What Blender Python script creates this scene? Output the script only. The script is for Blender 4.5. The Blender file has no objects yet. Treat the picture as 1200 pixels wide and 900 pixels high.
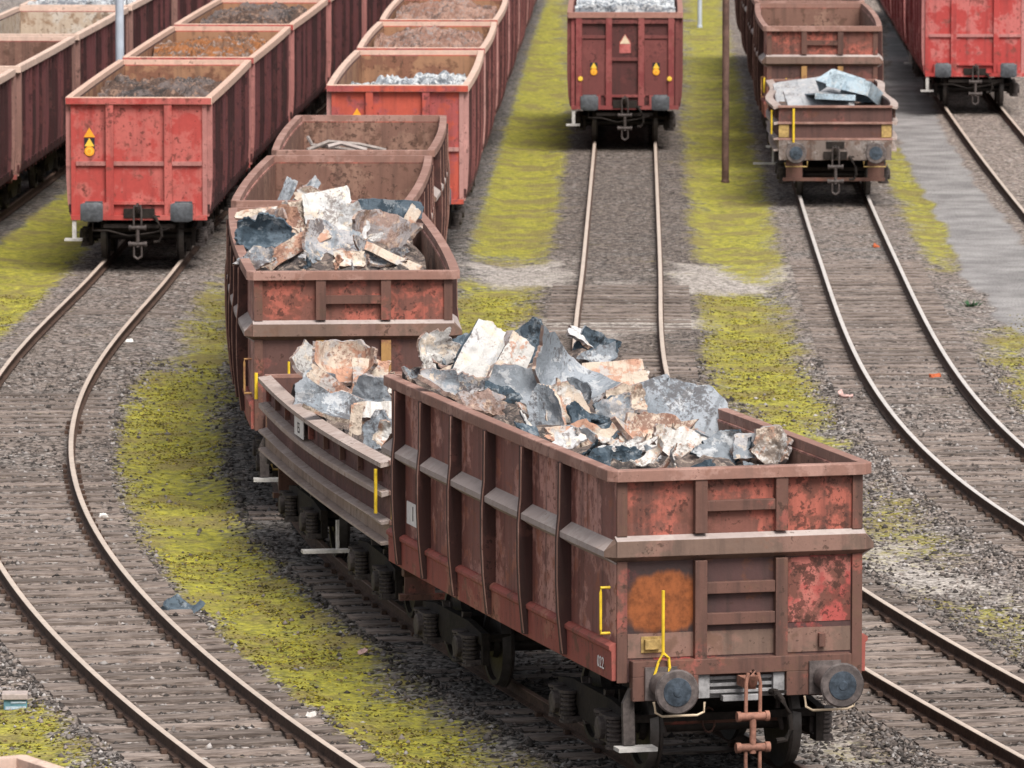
import bpy, math, random
import numpy as np
from mathutils import Vector, Matrix, Euler, noise as mnoise
R = math.radians
random.seed(7)
rng = np.random.default_rng(7)
scene = bpy.context.scene
COL = scene.collection

# ------------------------------------------------------------------ camera, sky, sun, exposure
F, YH, H = 7600.0, -360.0, 11.1           # focal length and horizon (in 1200 px units), eye height above the rails
PITCH = math.atan((450 - YH) / F)
cd = bpy.data.cameras.new('camera'); cam = bpy.data.objects.new('camera', cd); COL.objects.link(cam)
cam.location = (0, 0, H); cam.rotation_euler = (R(90) - PITCH, 0, 0)
cd.sensor_width = 36; cd.lens = F / 1200 * 36; cd.clip_start = 1; cd.clip_end = 8000
cd.dof.use_dof = True; cd.dof.focus_distance = 72; cd.dof.aperture_fstop = 6.5
scene.camera = cam
SUN_EL, SUN_AZ = 53, 155                   # degrees; azimuth clockwise from +Y
w = bpy.data.worlds.new('World'); scene.world = w; w.use_nodes = True
nt = w.node_tree; bg = nt.nodes['Background']
sky = nt.nodes.new('ShaderNodeTexSky'); sky.sky_type = 'NISHITA'; sky.sun_disc = False
sky.sun_elevation = R(SUN_EL); sky.sun_rotation = R(SUN_AZ); sky.dust_density = 4.0; sky.air_density = 1.0
hs = nt.nodes.new('ShaderNodeHueSaturation'); hs.inputs['Saturation'].default_value = 0.25
nt.links.new(sky.outputs[0], hs.inputs['Color']); nt.links.new(hs.outputs[0], bg.inputs[0])
bg.inputs[1].default_value = 0.10
sl = bpy.data.lights.new('sun', 'SUN'); sl.energy = 2.6; sl.angle = R(30); sl.color = (1, 0.95, 0.88)
so = bpy.data.objects.new('sun', sl); COL.objects.link(so)
sd = Vector((math.sin(R(SUN_AZ)) * math.cos(R(SUN_EL)), math.cos(R(SUN_AZ)) * math.cos(R(SUN_EL)), math.sin(R(SUN_EL))))
so.rotation_euler = sd.to_track_quat('Z', 'Y').to_euler(); so.location = sd * 100
vs = scene.view_settings; vs.view_transform = 'Standard'; vs.look = 'None'; vs.exposure = 0.68; vs.gamma = 1
scene.cycles.max_bounces = 5

def ray(px, py):
    u, v = px - 600.0, py - 450.0
    return np.array([u, F * math.cos(PITCH) - v * math.sin(PITCH), -v * math.cos(PITCH) - F * math.sin(PITCH)])
def at(px, py, z=0.0):                     # point of the plane at height z seen at a spot of the photograph
    d = ray(px, py); t = (H - z) / -d[2]; return (d[0] * t, d[1] * t)
def at_y(px, py, Y):                       # point at distance Y
    d = ray(px, py); t = Y / d[1]; return Vector((d[0] * t, Y, H + d[2] * t))

# ------------------------------------------------------------------ materials
MAT = {}
class NB:
    def __init__(s, name):
        s.m = bpy.data.materials.new(name); s.m.use_nodes = True; s.t = s.m.node_tree
        s.b = s.t.nodes['Principled BSDF']; MAT[name] = s.m
    def n(s, typ, **kw):
        x = s.t.nodes.new(typ)
        for k, v in kw.items():
            if k in x.inputs: x.inputs[k].default_value = v
            else: setattr(x, k, v)
        return x
    def l(s, a, b): s.t.links.new(a, b)
    def coords(s, jitter=True, scale=(1, 1, 1)):
        tc = s.n('ShaderNodeTexCoord'); mp = s.n('ShaderNodeMapping'); mp.inputs['Scale'].default_value = scale
        if jitter:
            oi = s.n('ShaderNodeObjectInfo'); ad = s.n('ShaderNodeVectorMath', operation='MULTIPLY_ADD')
            s.l(oi.outputs['Location'], ad.inputs[0]); ad.inputs[1].default_value = (3.17, 1.31, 2.0); s.l(tc.outputs['Object'], ad.inputs[2])
            s.l(ad.outputs[0], mp.inputs[0])
        else: s.l(tc.outputs['Object'], mp.inputs[0])
        return mp.outputs[0]
    def noise(s, vec, scale, detail=6, rough=0.6):
        x = s.n('ShaderNodeTexNoise'); x.inputs['Scale'].default_value = scale; x.inputs['Detail'].default_value = detail
        x.inputs['Roughness'].default_value = rough; s.l(vec, x.inputs['Vector']); return x.outputs['Fac']
    def ramp(s, fac, lo, hi, invert=False):
        x = s.n('ShaderNodeMapRange'); x.interpolation_type = 'SMOOTHSTEP'
        x.inputs['From Min'].default_value = lo; x.inputs['From Max'].default_value = hi
        if invert: x.inputs['To Min'].default_value = 1; x.inputs['To Max'].default_value = 0
        s.l(fac, x.inputs['Value']); return x.outputs[0]
    def math(s, op, a, b=None):
        x = s.n('ShaderNodeMath', operation=op)
        for i, v in enumerate((a, b)):
            if v is None: continue
            if isinstance(v, (int, float)): x.inputs[i].default_value = v
            else: s.l(v, x.inputs[i])
        return x.outputs[0]
    def mix(s, fac, a, b, blend='MIX'):
        x = s.n('ShaderNodeMix'); x.data_type = 'RGBA'; x.blend_type = blend
        if isinstance(fac, (int, float)): x.inputs[0].default_value = fac
        else: s.l(fac, x.inputs[0])
        for sock, v in ((x.inputs[6], a), (x.inputs[7], b)):
            if isinstance(v, tuple): sock.default_value = (*v, 1)
            else: s.l(v, sock)
        return x.outputs[2]
    def bump(s, hgt, strength=0.3, dist=0.02):
        x = s.n('ShaderNodeBump'); x.inputs['Strength'].default_value = strength; x.inputs['Distance'].default_value = dist
        s.l(hgt, x.inputs['Height']); s.l(x.outputs[0], s.b.inputs['Normal'])
    def out(s, col, rough=0.7, metal=0.0, spec=0.3):
        if isinstance(col, tuple): s.b.inputs['Base Color'].default_value = (*col, 1)
        else: s.l(col, s.b.inputs['Base Color'])
        if isinstance(rough, (int, float)): s.b.inputs['Roughness'].default_value = rough
        else: s.l(rough, s.b.inputs['Roughness'])
        s.b.inputs['Metallic'].default_value = metal; s.b.inputs['Specular IOR Level'].default_value = spec
        return s.m

def paint(name, base, worn, rust, worn_amt=0.5, rust_amt=0.4, dirt=(0.03, 0.022, 0.02), dirt_amt=0.5, rough=0.62, stain=None, dent=0.5):
    b = NB(name); c = b.coords(); cs = b.coords(scale=(7, 7, 0.55))
    big = b.noise(c, 1.1, 7, 0.62); fine = b.noise(c, 11, 5, 0.7); mid = b.noise(c, 3.6, 6, 0.66); st = b.noise(cs, 1.0, 5, 0.6)
    wf = b.ramp(b.math('ADD', big, b.math('MULTIPLY', b.math('SUBTRACT', mid, 0.5), 0.55)), 0.64 - 0.3 * worn_amt, 0.72 - 0.3 * worn_amt)
    col = b.mix(wf, base, worn)
    col = b.mix(b.math('MULTIPLY', b.ramp(mid, 0.62 - 0.2 * rust_amt, 0.72 - 0.2 * rust_amt), 0.8), col, rust)
    spots = b.ramp(b.math('ADD', b.math('MULTIPLY', fine, 0.7), b.math('MULTIPLY', big, 0.3)), 0.60 - 0.1 * rust_amt, 0.65 - 0.1 * rust_amt)
    col = b.mix(b.math('MULTIPLY', spots, 0.75), col, tuple(0.35 * x for x in rust))
    col = b.mix(b.math('MULTIPLY', b.ramp(st, 0.46, 0.72), dirt_amt), col, dirt)
    var = b.math('MULTIPLY_ADD', fine, 0.5); b.t.nodes[-1].inputs[2].default_value = 0.75
    vc = b.n('ShaderNodeCombineColor'); [b.l(var, vc.inputs[i]) for i in range(3)]
    col = b.mix(1.0, col, vc.outputs[0], 'MULTIPLY')
    if stain:
        (sx, sz, rx, rz, scol) = stain
        tc = b.n('ShaderNodeTexCoord'); sp = b.n('ShaderNodeSeparateXYZ'); b.l(tc.outputs['Object'], sp.inputs[0])
        dx = b.math('DIVIDE', b.math('SUBTRACT', sp.outputs[0], sx), rx); dz = b.math('DIVIDE', b.math('SUBTRACT', sp.outputs[2], sz), rz)
        d = b.math('POWER', b.math('ADD', b.math('POWER', b.math('ABSOLUTE', dx), 3.2), b.math('POWER', b.math('ABSOLUTE', dz), 3.2)), 1 / 3.2)
        d = b.math('ADD', d, b.math('ADD', b.math('MULTIPLY', b.math('SUBTRACT', mid, 0.5), 0.35), b.math('MULTIPLY', b.math('SUBTRACT', st, 0.5), 0.5)))
        dark = b.mix(b.ramp(d, 0.8, 1.5, True), col, (0.035, 0.024, 0.024))
        col = b.mix(b.ramp(d, 0.78, 1.02, True), dark, b.mix(b.ramp(fine, 0.35, 0.7), scol, tuple(0.5 * x for x in scol)))
    b.bump(b.math('ADD', b.math('MULTIPLY', big, dent), b.math('MULTIPLY', fine, 0.12)), 0.5, 0.05)
    rr = b.math('MULTIPLY_ADD', fine, 0.3); b.t.nodes[-1].inputs[2].default_value = rough - 0.1
    return b.out(col, rr)

# near brown wagon
paint('brown_side', (0.21, 0.085, 0.07), (0.45, 0.235, 0.20), (0.27, 0.09, 0.05), 0.62, 0.45, dirt=(0.07, 0.028, 0.024), dirt_amt=0.7, rough=0.5)
paint('board_side', (0.10, 0.042, 0.037), (0.17, 0.08, 0.07), (0.09, 0.04, 0.03), 0.4, 0.3, dirt_amt=0.5)
paint('low_rail', (0.36, 0.285, 0.255), (0.42, 0.345, 0.315), (0.24, 0.15, 0.12), 0.5, 0.2, dirt=(0.15, 0.10, 0.085), dirt_amt=0.4)
paint('brown_upper_end', (0.17, 0.068, 0.052), (0.36, 0.105, 0.075), (0.115, 0.048, 0.035), 0.7, 0.65, dirt_amt=0.5)
paint('brown_lower_end', (0.075, 0.038, 0.036), (0.30, 0.06, 0.055), (0.12, 0.05, 0.03), 0.18, 0.25, dirt_amt=0.5,
      stain=(-0.82, 1.88, 0.45, 0.33, (0.27, 0.082, 0.026)))
paint('plain_lower_end', (0.10, 0.05, 0.043), (0.17, 0.065, 0.055), (0.10, 0.045, 0.03), 0.3, 0.3, dirt_amt=0.5)
paint('peeled_red', (0.36, 0.075, 0.065), (0.42, 0.14, 0.115), (0.09, 0.04, 0.028), 0.4, 0.75, dirt_amt=0.3)
paint('maroon_panel', (0.085, 0.028, 0.027), (0.12, 0.036, 0.034), (0.05, 0.02, 0.018), 0.4, 0.4, dirt_amt=0.5)
paint('stained_inside', (0.46, 0.37, 0.29), (0.52, 0.46, 0.40), (0.24, 0.14, 0.08), 0.5, 0.55, dirt=(0.18, 0.11, 0.07), dirt_amt=0.5)
paint('brown_frame', (0.125, 0.062, 0.048), (0.27, 0.085, 0.066), (0.12, 0.065, 0.045), 0.3, 0.4, dirt_amt=0.5)
paint('brown_band', (0.27, 0.075, 0.06), (0.34, 0.14, 0.10), (0.13, 0.06, 0.04), 0.4, 0.3, dirt_amt=0.35)
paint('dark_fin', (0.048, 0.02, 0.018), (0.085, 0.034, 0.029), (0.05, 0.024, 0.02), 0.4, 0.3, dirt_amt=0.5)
paint('dusty_rim', (0.25, 0.135, 0.107), (0.34, 0.20, 0.165), (0.24, 0.12, 0.09), 0.5, 0.25, dirt=(0.14, 0.09, 0.075), dirt_amt=0.35)
paint('pale_ledge', (0.33, 0.275, 0.26), (0.38, 0.33, 0.31), (0.30, 0.22, 0.19), 0.5, 0.1, dirt=(0.22, 0.17, 0.15), dirt_amt=0.3)
paint('ledge_face', (0.155, 0.10, 0.078), (0.21, 0.12, 0.095), (0.15, 0.085, 0.06), 0.5, 0.3, dirt_amt=0.35)
paint('tan_inside', (0.31, 0.165, 0.095), (0.21, 0.095, 0.06), (0.13, 0.062, 0.036), 0.5, 0.35, dirt=(0.12, 0.065, 0.045), dirt_amt=0.55)
paint('brown_inside', (0.19, 0.10, 0.075), (0.27, 0.155, 0.115), (0.10, 0.05, 0.035), 0.5, 0.5, dirt=(0.075, 0.042, 0.033), dirt_amt=0.55)
paint('sill_paint', (0.30, 0.22, 0.175), (0.36, 0.28, 0.23), (0.2, 0.12, 0.08), 0.5, 0.3, dirt_amt=0.4)
paint('grey_rust', (0.16, 0.125, 0.11), (0.27, 0.235, 0.22), (0.11, 0.06, 0.042), 0.5, 0.5, dirt_amt=0.5)
paint('ochre_post', (0.36, 0.20, 0.075), (0.22, 0.10, 0.06), (0.15, 0.07, 0.04), 0.4, 0.3, dirt_amt=0.4)
# red trains
RED = {}
def palette(key, base, worn, side, side_worn, rim, post):
    paint(key + '_end', base, worn, (0.16, 0.045, 0.035), 0.62, 0.3, dirt=(0.10, 0.026, 0.025), dirt_amt=0.4)
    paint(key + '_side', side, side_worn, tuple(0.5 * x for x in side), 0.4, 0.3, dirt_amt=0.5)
    paint(key + '_rib', tuple(min(.4, 2.6 * x) for x in side), tuple(1.5 * x for x in side_worn), side, 0.5, 0.3, dirt_amt=0.4)
    paint(key + '_rim', rim, tuple(min(1, 1.15 * x) for x in rim), tuple(0.65 * x for x in rim), 0.4, 0.2, dirt=tuple(0.5 * x for x in rim), dirt_amt=0.3)
    paint(key + '_post', post, tuple(min(1, 1.2 * x) for x in post), tuple(0.5 * x for x in post), 0.4, 0.3, dirt_amt=0.3)
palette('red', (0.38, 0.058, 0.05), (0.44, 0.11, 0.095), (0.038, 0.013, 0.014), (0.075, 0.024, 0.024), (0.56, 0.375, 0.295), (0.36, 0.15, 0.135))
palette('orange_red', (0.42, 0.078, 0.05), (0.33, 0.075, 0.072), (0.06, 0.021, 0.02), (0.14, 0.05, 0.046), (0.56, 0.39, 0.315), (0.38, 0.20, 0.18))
palette('vivid_red', (0.38, 0.05, 0.046), (0.46, 0.13, 0.12), (0.26, 0.05, 0.05), (0.40, 0.16, 0.15), (0.55, 0.33, 0.28), (0.40, 0.16, 0.15))
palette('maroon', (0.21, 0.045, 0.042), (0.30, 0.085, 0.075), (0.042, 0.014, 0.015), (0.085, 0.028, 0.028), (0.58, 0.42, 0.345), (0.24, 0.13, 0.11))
palette('dark_maroon', (0.20, 0.045, 0.045), (0.25, 0.07, 0.066), (0.13, 0.035, 0.035), (0.22, 0.06, 0.06), (0.30, 0.15, 0.12), (0.15, 0.045, 0.042))

def plain(name, col, rough=0.7, var=0.35, scale=14, metal=0.0, bump=0.2, col2=None):
    b = NB(name); c = b.coords(); f = b.noise(c, scale, 6, 0.65); g = b.noise(c, scale * 0.17, 4, 0.6)
    k = b.math('ADD', b.math('MULTIPLY', f, 0.6), b.math('MULTIPLY', g, 0.4))
    cc = b.mix(b.ramp(k, 0.36, 0.64), tuple(x * (1 - var) for x in col), col2 or tuple(min(1, x * (1 + var)) for x in col))
    b.bump(f, bump, 0.02); return b.out(cc, rough, metal)
plain('black_iron', (0.017, 0.0125, 0.0105), 0.85, 0.5)
plain('grimy_grey', (0.065, 0.053, 0.05), 0.7, 0.45)
plain('buffer_slate', (0.075, 0.08, 0.09), 0.5, 0.35)
plain('dark_chain', (0.06, 0.048, 0.045), 0.6, 0.4)
plain('wheel_steel', (0.025, 0.02, 0.018), 0.5, 0.4)
plain('wheel_tread', (0.10, 0.09, 0.085), 0.45, 0.2, metal=0.5)
plain('buffer_steel', (0.085, 0.07, 0.068), 0.55, 0.35, col2=(0.14, 0.115, 0.11))
plain('buffer_grease', (0.045, 0.058, 0.075), 0.35, 0.5)
plain('grey_plate', (0.24, 0.235, 0.24), 0.6, 0.35)
plain('pale_head', (0.24, 0.205, 0.19), 0.7, 0.3)
plain('rusty_chain', (0.22, 0.105, 0.075), 0.7, 0.4)
plain('yellow_paint', (0.66, 0.45, 0.03), 0.5, 0.15)
plain('old_yellow', (0.40, 0.27, 0.10), 0.6, 0.35)
plain('cream_paint', (0.58, 0.46, 0.33), 0.6, 0.2)
plain('step_metal', (0.45, 0.43, 0.41), 0.6, 0.2)
plain('white_paint', (0.72, 0.70, 0.70), 0.6, 0.12)
plain('black_paint', (0.02, 0.02, 0.025), 0.6, 0.2)
plain('sign_amber', (0.78, 0.31, 0.025), 0.5, 0.08)
plain('sign_yellow', (0.80, 0.50, 0.06), 0.5, 0.08)
plain('rail_side', (0.068, 0.040, 0.029), 0.8, 0.4, 20)
plain('rail_top_tan', (0.50, 0.41, 0.345), 0.45, 0.12, 5, bump=0.05)
plain('rail_top_grey', (0.56, 0.51, 0.48), 0.35, 0.12, 5, bump=0.05)
plain('rail_top_rusty', (0.17, 0.11, 0.085), 0.55, 0.25, 5, bump=0.05)
plain('pole_grey', (0.42, 0.46, 0.53), 0.55, 0.12, 3)
plain('pole_rust', (0.105, 0.06, 0.048), 0.8, 0.4, 5)
plain('concrete', (0.36, 0.30, 0.28), 0.85, 0.2)
plain('teal_plate', (0.10, 0.21, 0.25), 0.6, 0.3)
plain('leaf_green', (0.03, 0.09, 0.035), 0.7, 0.3)
plain('orange_rust', (0.40, 0.10, 0.04), 0.8, 0.25)
plain('pink_stone', (0.55, 0.36, 0.33), 0.8, 0.2)
plain('white_stone', (0.78, 0.75, 0.72), 0.8, 0.1)

def sleeper_mat():
    b = NB('old_timber'); c = b.coords(True, (0.9, 9, 9)); f = b.noise(c, 3.0, 7, 0.7)
    oi = b.n('ShaderNodeObjectInfo'); col = b.mix(b.ramp(f, 0.34, 0.66), (0.075, 0.056, 0.048), (0.30, 0.245, 0.215))
    k = b.math('MULTIPLY_ADD', oi.outputs['Random'], 0.6); b.t.nodes[-1].inputs[2].default_value = 0.65
    cc = b.n('ShaderNodeCombineColor'); [b.l(k, cc.inputs[i]) for i in range(3)]
    b.bump(f, 0.6, 0.02); b.out(b.mix(1.0, col, cc.outputs[0], 'MULTIPLY'), 0.85)
sleeper_mat()

def scrapmat(name, a, b2, c3, d4, s1=1.6, s2=4.5):
    b = NB(name); c = b.coords(); n1 = b.noise(c, s1, 7, 0.66); n2 = b.noise(c, s2, 7, 0.7); n3 = b.noise(c, 19, 6, 0.75); n4 = b.noise(c, s1 * 0.8 + 0.3, 3, 0.5)
    st = b.noise(b.coords(scale=(9, 9, 1.2)), 1.0, 5, 0.65)
    col = b.mix(b.ramp(n1, 0.47, 0.53), a, b2); col = b.mix(b.math('MULTIPLY', b.ramp(st, 0.52, 0.66), 0.55), col, tuple(0.45 * x for x in a))
    col = b.mix(b.math('MULTIPLY', b.ramp(n2, 0.54, 0.585), 0.9), col, c3)
    col = b.mix(b.math('MULTIPLY', b.ramp(b.math('ADD', b.math('MULTIPLY', n3, 0.55), b.math('MULTIPLY', n4, 0.45)), 0.52, 0.58), 0.85), col, d4)
    b.bump(b.math('ADD', b.math('MULTIPLY', n2, 0.6), b.math('MULTIPLY', n3, 0.5)), 0.75, 0.05)
    return b.out(col, 0.75)
WH, CR, SA, SL, DK, BR = (0.56, 0.545, 0.53), (0.54, 0.45, 0.37), (0.45, 0.255, 0.18), (0.215, 0.24, 0.27), (0.03, 0.042, 0.056), (0.15, 0.09, 0.065)
scrapmat('scrap_slate', SL, (0.30, 0.325, 0.36), (0.45, 0.46, 0.48), (0.09, 0.085, 0.09))
scrapmat('scrap_dark', (0.035, 0.055, 0.075), (0.085, 0.115, 0.145), (0.20, 0.225, 0.25), (0.015, 0.018, 0.022))
scrapmat('scrap_white', WH, (0.55, 0.55, 0.56), (0.66, 0.56, 0.46), (0.20, 0.17, 0.16))
scrapmat('scrap_cream', CR, WH, SA, (0.20, 0.15, 0.12))
scrapmat('scrap_salmon', SA, CR, (0.42, 0.40, 0.39), (0.19, 0.10, 0.075))
scrapmat('scrap_mottled', (0.36, 0.35, 0.36), SL, CR, (0.10, 0.08, 0.08), 3, 8)
scrapmat('scrap_rustgrey', (0.30, 0.21, 0.18), (0.33, 0.30, 0.30), (0.45, 0.33, 0.26), BR, 3, 8)
scrapmat('sheet_blue', (0.33, 0.42, 0.49), (0.42, 0.51, 0.57), (0.45, 0.48, 0.50), (0.20, 0.24, 0.27), 2.5, 7)
scrapmat('sheet_grey', (0.34, 0.35, 0.37), (0.40, 0.40, 0.42), (0.45, 0.43, 0.42), (0.20, 0.19, 0.19), 2.5, 7)
scrapmat('heap_mixed', (0.08, 0.065, 0.062), (0.15, 0.115, 0.10), (0.30, 0.24, 0.20), (0.03, 0.027, 0.027), 3.5, 9)
scrapmat('heap_brown', (0.085, 0.052, 0.04), (0.12, 0.095, 0.09), (0.24, 0.15, 0.11), (0.022, 0.02, 0.02), 1.2, 6)
scrapmat('heap_orange', (0.25, 0.095, 0.032), (0.15, 0.08, 0.05), (0.25, 0.20, 0.18), (0.06, 0.04, 0.03), 1.6, 7)
scrapmat('heap_salmon', (0.22, 0.12, 0.09), (0.30, 0.185, 0.145), (0.22, 0.185, 0.18), (0.07, 0.05, 0.045), 2.0, 8)
scrapmat('heap_white', (0.46, 0.48, 0.50), (0.22, 0.24, 0.27), (0.60, 0.60, 0.60), (0.05, 0.057, 0.067), 3.5, 9)

# ------------------------------------------------------------------ mesh builder and tagging
class MB:
    def __init__(s): s.v = []; s.f = []; s.mi = []; s.cur = 0
    def add(s, vs, fs):
        o = len(s.v); s.v += [tuple(p) for p in vs]; s.f += [tuple(i + o for i in f) for f in fs]; s.mi += [s.cur] * len(fs); return s
    def box(s, x0, x1, y0, y1, z0, z1):
        return s.add([(x0, y0, z0), (x1, y0, z0), (x1, y1, z0), (x0, y1, z0), (x0, y0, z1), (x1, y0, z1), (x1, y1, z1), (x0, y1, z1)],
                     [(0, 3, 2, 1), (4, 5, 6, 7), (0, 1, 5, 4), (1, 2, 6, 5), (2, 3, 7, 6), (3, 0, 4, 7)])
    def sweep(s, prof, path, close=False):  # prof(point index) -> list of 3-D points per station
        rings = [prof(p) for p in path]; n = len(rings[0]); o = len(s.v)
        for r in rings: s.v += [tuple(p) for p in r]
        m = len(rings)
        for i in range(m if close else m - 1):
            a, b = o + i * n, o + ((i + 1) % m) * n
            for k in range(n):
                k2 = (k + 1) % n; s.f.append((a + k, a + k2, b + k2, b + k)); s.mi.append(s.cur)
        if not close:
            s.f.append(tuple(o + k for k in range(n))[::-1]); s.mi.append(s.cur)
            s.f.append(tuple(o + (m - 1) * n + k for k in range(n))); s.mi.append(s.cur)
        return s
    def ybar(s, sec, ys, xs=1):             # cross-section [(x,z)] swept along y stations
        return s.sweep(lambda y: [(xs * x, y, z) for x, z in sec], ys)
    def xbar(s, sec, xs):                   # cross-section [(y,z)] swept along x stations
        return s.sweep(lambda x: [(x, y, z) for y, z in sec], xs)
    def tube(s, pts, r, n=8):
        pts = [Vector(p) for p in pts]; rings = []
        for i, p in enumerate(pts):
            d = (pts[min(i + 1, len(pts) - 1)] - pts[max(i - 1, 0)]).normalized()
            up = Vector((0, 0, 1)) if abs(d.z) < 0.9 else Vector((0, 1, 0))
            a = d.cross(up).normalized(); b = d.cross(a); rr = r[i] if isinstance(r, (list, tuple)) else r
            rings.append([p + a * rr * math.cos(t * 2 * math.pi / n) + b * rr * math.sin(t * 2 * math.pi / n) for t in range(n)])
        it = iter(rings); return s.sweep(lambda p: next(it), pts)
    def lathe_y(s, c, prof, n=20, flip=1):  # prof [(y offset, radius)] about the y axis through c
        rings = [[(c[0] + r * math.cos(t * 2 * math.pi / n), c[1] + flip * y, c[2] + r * math.sin(t * 2 * math.pi / n)) for t in range(n)] for y, r in prof]
        it = iter(rings); return s.sweep(lambda p: next(it), prof)
    def lathe_x(s, c, prof, n=24):
        rings = [[(c[0] + x, c[1] + r * math.cos(t * 2 * math.pi / n), c[2] + r * math.sin(t * 2 * math.pi / n)) for t in range(n)] for x, r in prof]
        it = iter(rings); return s.sweep(lambda p: next(it), prof)
    def lathe_z(s, c, prof, n=14):
        rings = [[(c[0] + r * math.cos(t * 2 * math.pi / n), c[1] + r * math.sin(t * 2 * math.pi / n), c[2] + z) for t in range(n)] for z, r in prof]
        it = iter(rings); return s.sweep(lambda p: next(it), prof)
    def warp(s, fn): s.v = [fn(*p) for p in s.v]; return s
    def mesh(s, name, mats, smooth=False):
        import bmesh
        me = bpy.data.meshes.new(name); me.from_pydata(s.v, [], s.f)
        for m in (mats if isinstance(mats, (list, tuple)) else [mats]): me.materials.append(MAT[m])
        me.polygons.foreach_set('material_index', s.mi)
        bm = bmesh.new(); bm.from_mesh(me); bmesh.ops.recalc_face_normals(bm, faces=bm.faces)
        if smooth:
            for f in bm.faces: f.smooth = True
            for e in bm.edges:
                if len(e.link_faces) == 2 and e.calc_face_angle(0) > R(40): e.smooth = False
        bm.to_mesh(me); bm.free(); me.update(); return me
def link(name, me, parent=None, loc=None, bevel=0):
    o = bpy.data.objects.new(name, me); COL.objects.link(o)
    if parent: o.parent = parent
    if loc is not None: o.location = loc
    if bevel:
        md = o.modifiers.new('bevel', 'BEVEL'); md.width = bevel; md.segments = 2; md.limit_method = 'ANGLE'; md.angle_limit = R(35)
    return o
def part(mb, name, mats, parent, smooth=False, bevel=0, label=None):
    o = link(name, mb.mesh(name, mats, smooth), parent, bevel=bevel)
    if label: o['label'] = label
    return o
def tag(o, label=None, cat=None, group=None, kind=None):
    if label: o['label'] = label
    if cat: o['category'] = cat
    if group: o['group'] = group
    if kind: o['kind'] = kind
    return o
def empty(name, loc, rz=0):
    o = bpy.data.objects.new(name, None); COL.objects.link(o); o.location = loc; o.rotation_euler = (0, 0, rz); o.empty_display_size = 0.3
    return o

# ------------------------------------------------------------------ track alignments: x as a function of distance
ALIGN = {
    0: (100, [], [-12.8956, 1.1751], None), 1: (124, [2, 3, 4, 5], [-7.3208, 0.7026, -2.6909, 6.91, -2.5921, 0.3444], 0.4486),
    2: (112, [2, 3, 4, 5], [-2.7414, 0.4884, -4.4096, 15.0209, -6.5223, 0.0533], None), 3: (100, [], [-2.9173, 0.8106], None),
    4: (128, [2, 3, 4, 5], [2.1742, 0.7684, -0.4102, -0.4058, 3.1327, -1.1353], None),
    5: (140, [2, 3, 4], [7.0641, 0.8533, 0.5605, -1.3454, 1.2268], None), 6: (150, [], [11.878, 0.4071], 0.249)}
def tx(k, Y):
    Y1, pw, c, q = ALIGN[k]; Yc = np.clip(Y, 58, None)
    def g(Y):
        s = np.clip(Y1 - Y, 0, None) / 40; r = c[0] + c[1] * (Y - Y1) / 40
        for i, p in enumerate(pw): r = r + c[2 + i] * s ** p
        if q: r = r + q * (np.clip(Y - 130, 0, 60) / 40) ** 2 + q * 2 * 1.5 / 40 * np.clip(Y - 190, 0, None)
        return r
    return g(Yc) + (Y - Yc) * (g(Yc + 0.1) - g(Yc)) / 0.1
def tdx(k, Y): return (tx(k, Y + 0.2) - tx(k, Y - 0.2)) / 0.4
RANGE = {0: (60, 260), 1: (52, 260), 2: (52, 124), 3: (119, 260), 4: (52, 260), 5: (66, 260), 6: (100, 260)}

# ------------------------------------------------------------------ ground
_lat = rng.random((256, 256))
def vnoise(x, y):
    xi = np.floor(x).astype(int); yi = np.floor(y).astype(int); fx = x - xi; fy = y - yi
    fx = fx * fx * (3 - 2 * fx); fy = fy * fy * (3 - 2 * fy)
    g = lambda i, j: _lat[i % 256, j % 256]
    return (g(xi, yi) * (1 - fx) + g(xi + 1, yi) * fx) * (1 - fy) + (g(xi, yi + 1) * (1 - fx) + g(xi + 1, yi + 1) * fx) * fy
def fbm(x, y, o=4):
    r = 0; a = 0.5; t = 0
    for i in range(o): r = r + a * vnoise(x + 17 * i, y + 31 * i); t += a; a *= 0.55; x = x * 2.03; y = y * 2.03
    return r / t
MOSS = [([(252, 318), (225, 370), (205, 415), (152, 448), (137, 490), (135, 560), (165, 640), (215, 700), (290, 790), (380, 850), (430, 910), (640, 910), (560, 850), (470, 775), (395, 705), (325, 645), (285, 580), (262, 510), (262, 440), (262, 330)], 1.0),
        ([(-60, 390), (0, 392), (30, 372), (62, 345), (95, 300), (115, 265), (110, 190), (-60, 190)], 1.0),
        ([(-30, 803), (60, 808), (95, 835), (122, 872), (150, 910), (-30, 910)], 1.0),
        ([(596, -10), (655, -10), (673, 60), (673, 150), (668, 200), (655, 260), (640, 292), (545, 292), (548, 230), (562, 170), (585, 80)], 1.0),
        ([(530, 318), (612, 322), (628, 350), (615, 375), (600, 400), (530, 400)], 0.95),
        ([(803, -10), (850, -10), (862, 60), (880, 120), (905, 205), (917, 270), (905, 318), (850, 305), (812, 290), (803, 250), (803, 150)], 1.0),
        ([(820, 335), (905, 330), (928, 400), (952, 450), (985, 515), (930, 505), (880, 470), (840, 450), (832, 400)], 1.0),
        ([(1035, 165), (1060, 162), (1092, 210), (1116, 275), (1100, 302), (1080, 290), (1060, 250), (1040, 210)], 1.0),
        ([(1165, 375), (1210, 360), (1215, 475), (1183, 445)], 0.9),
        ([(1015, 560), (1060, 570), (1110, 610), (1115, 645), (1050, 640), (1015, 605)], 0.6),
        ([(1085, 680), (1210, 690), (1215, 750), (1160, 732), (1110, 708)], 0.65), ([(965, 842), (1000, 850), (1065, 910), (945, 910)], 0.42)]
ASPH = [[(1038, 20), (1078, 20), (1090, 110), (1105, 145), (1150, 212), (1180, 252), (1230, 312), (1230, 410), (1178, 365), (1122, 300), (1094, 235), (1062, 172), (1040, 130)]]
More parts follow.
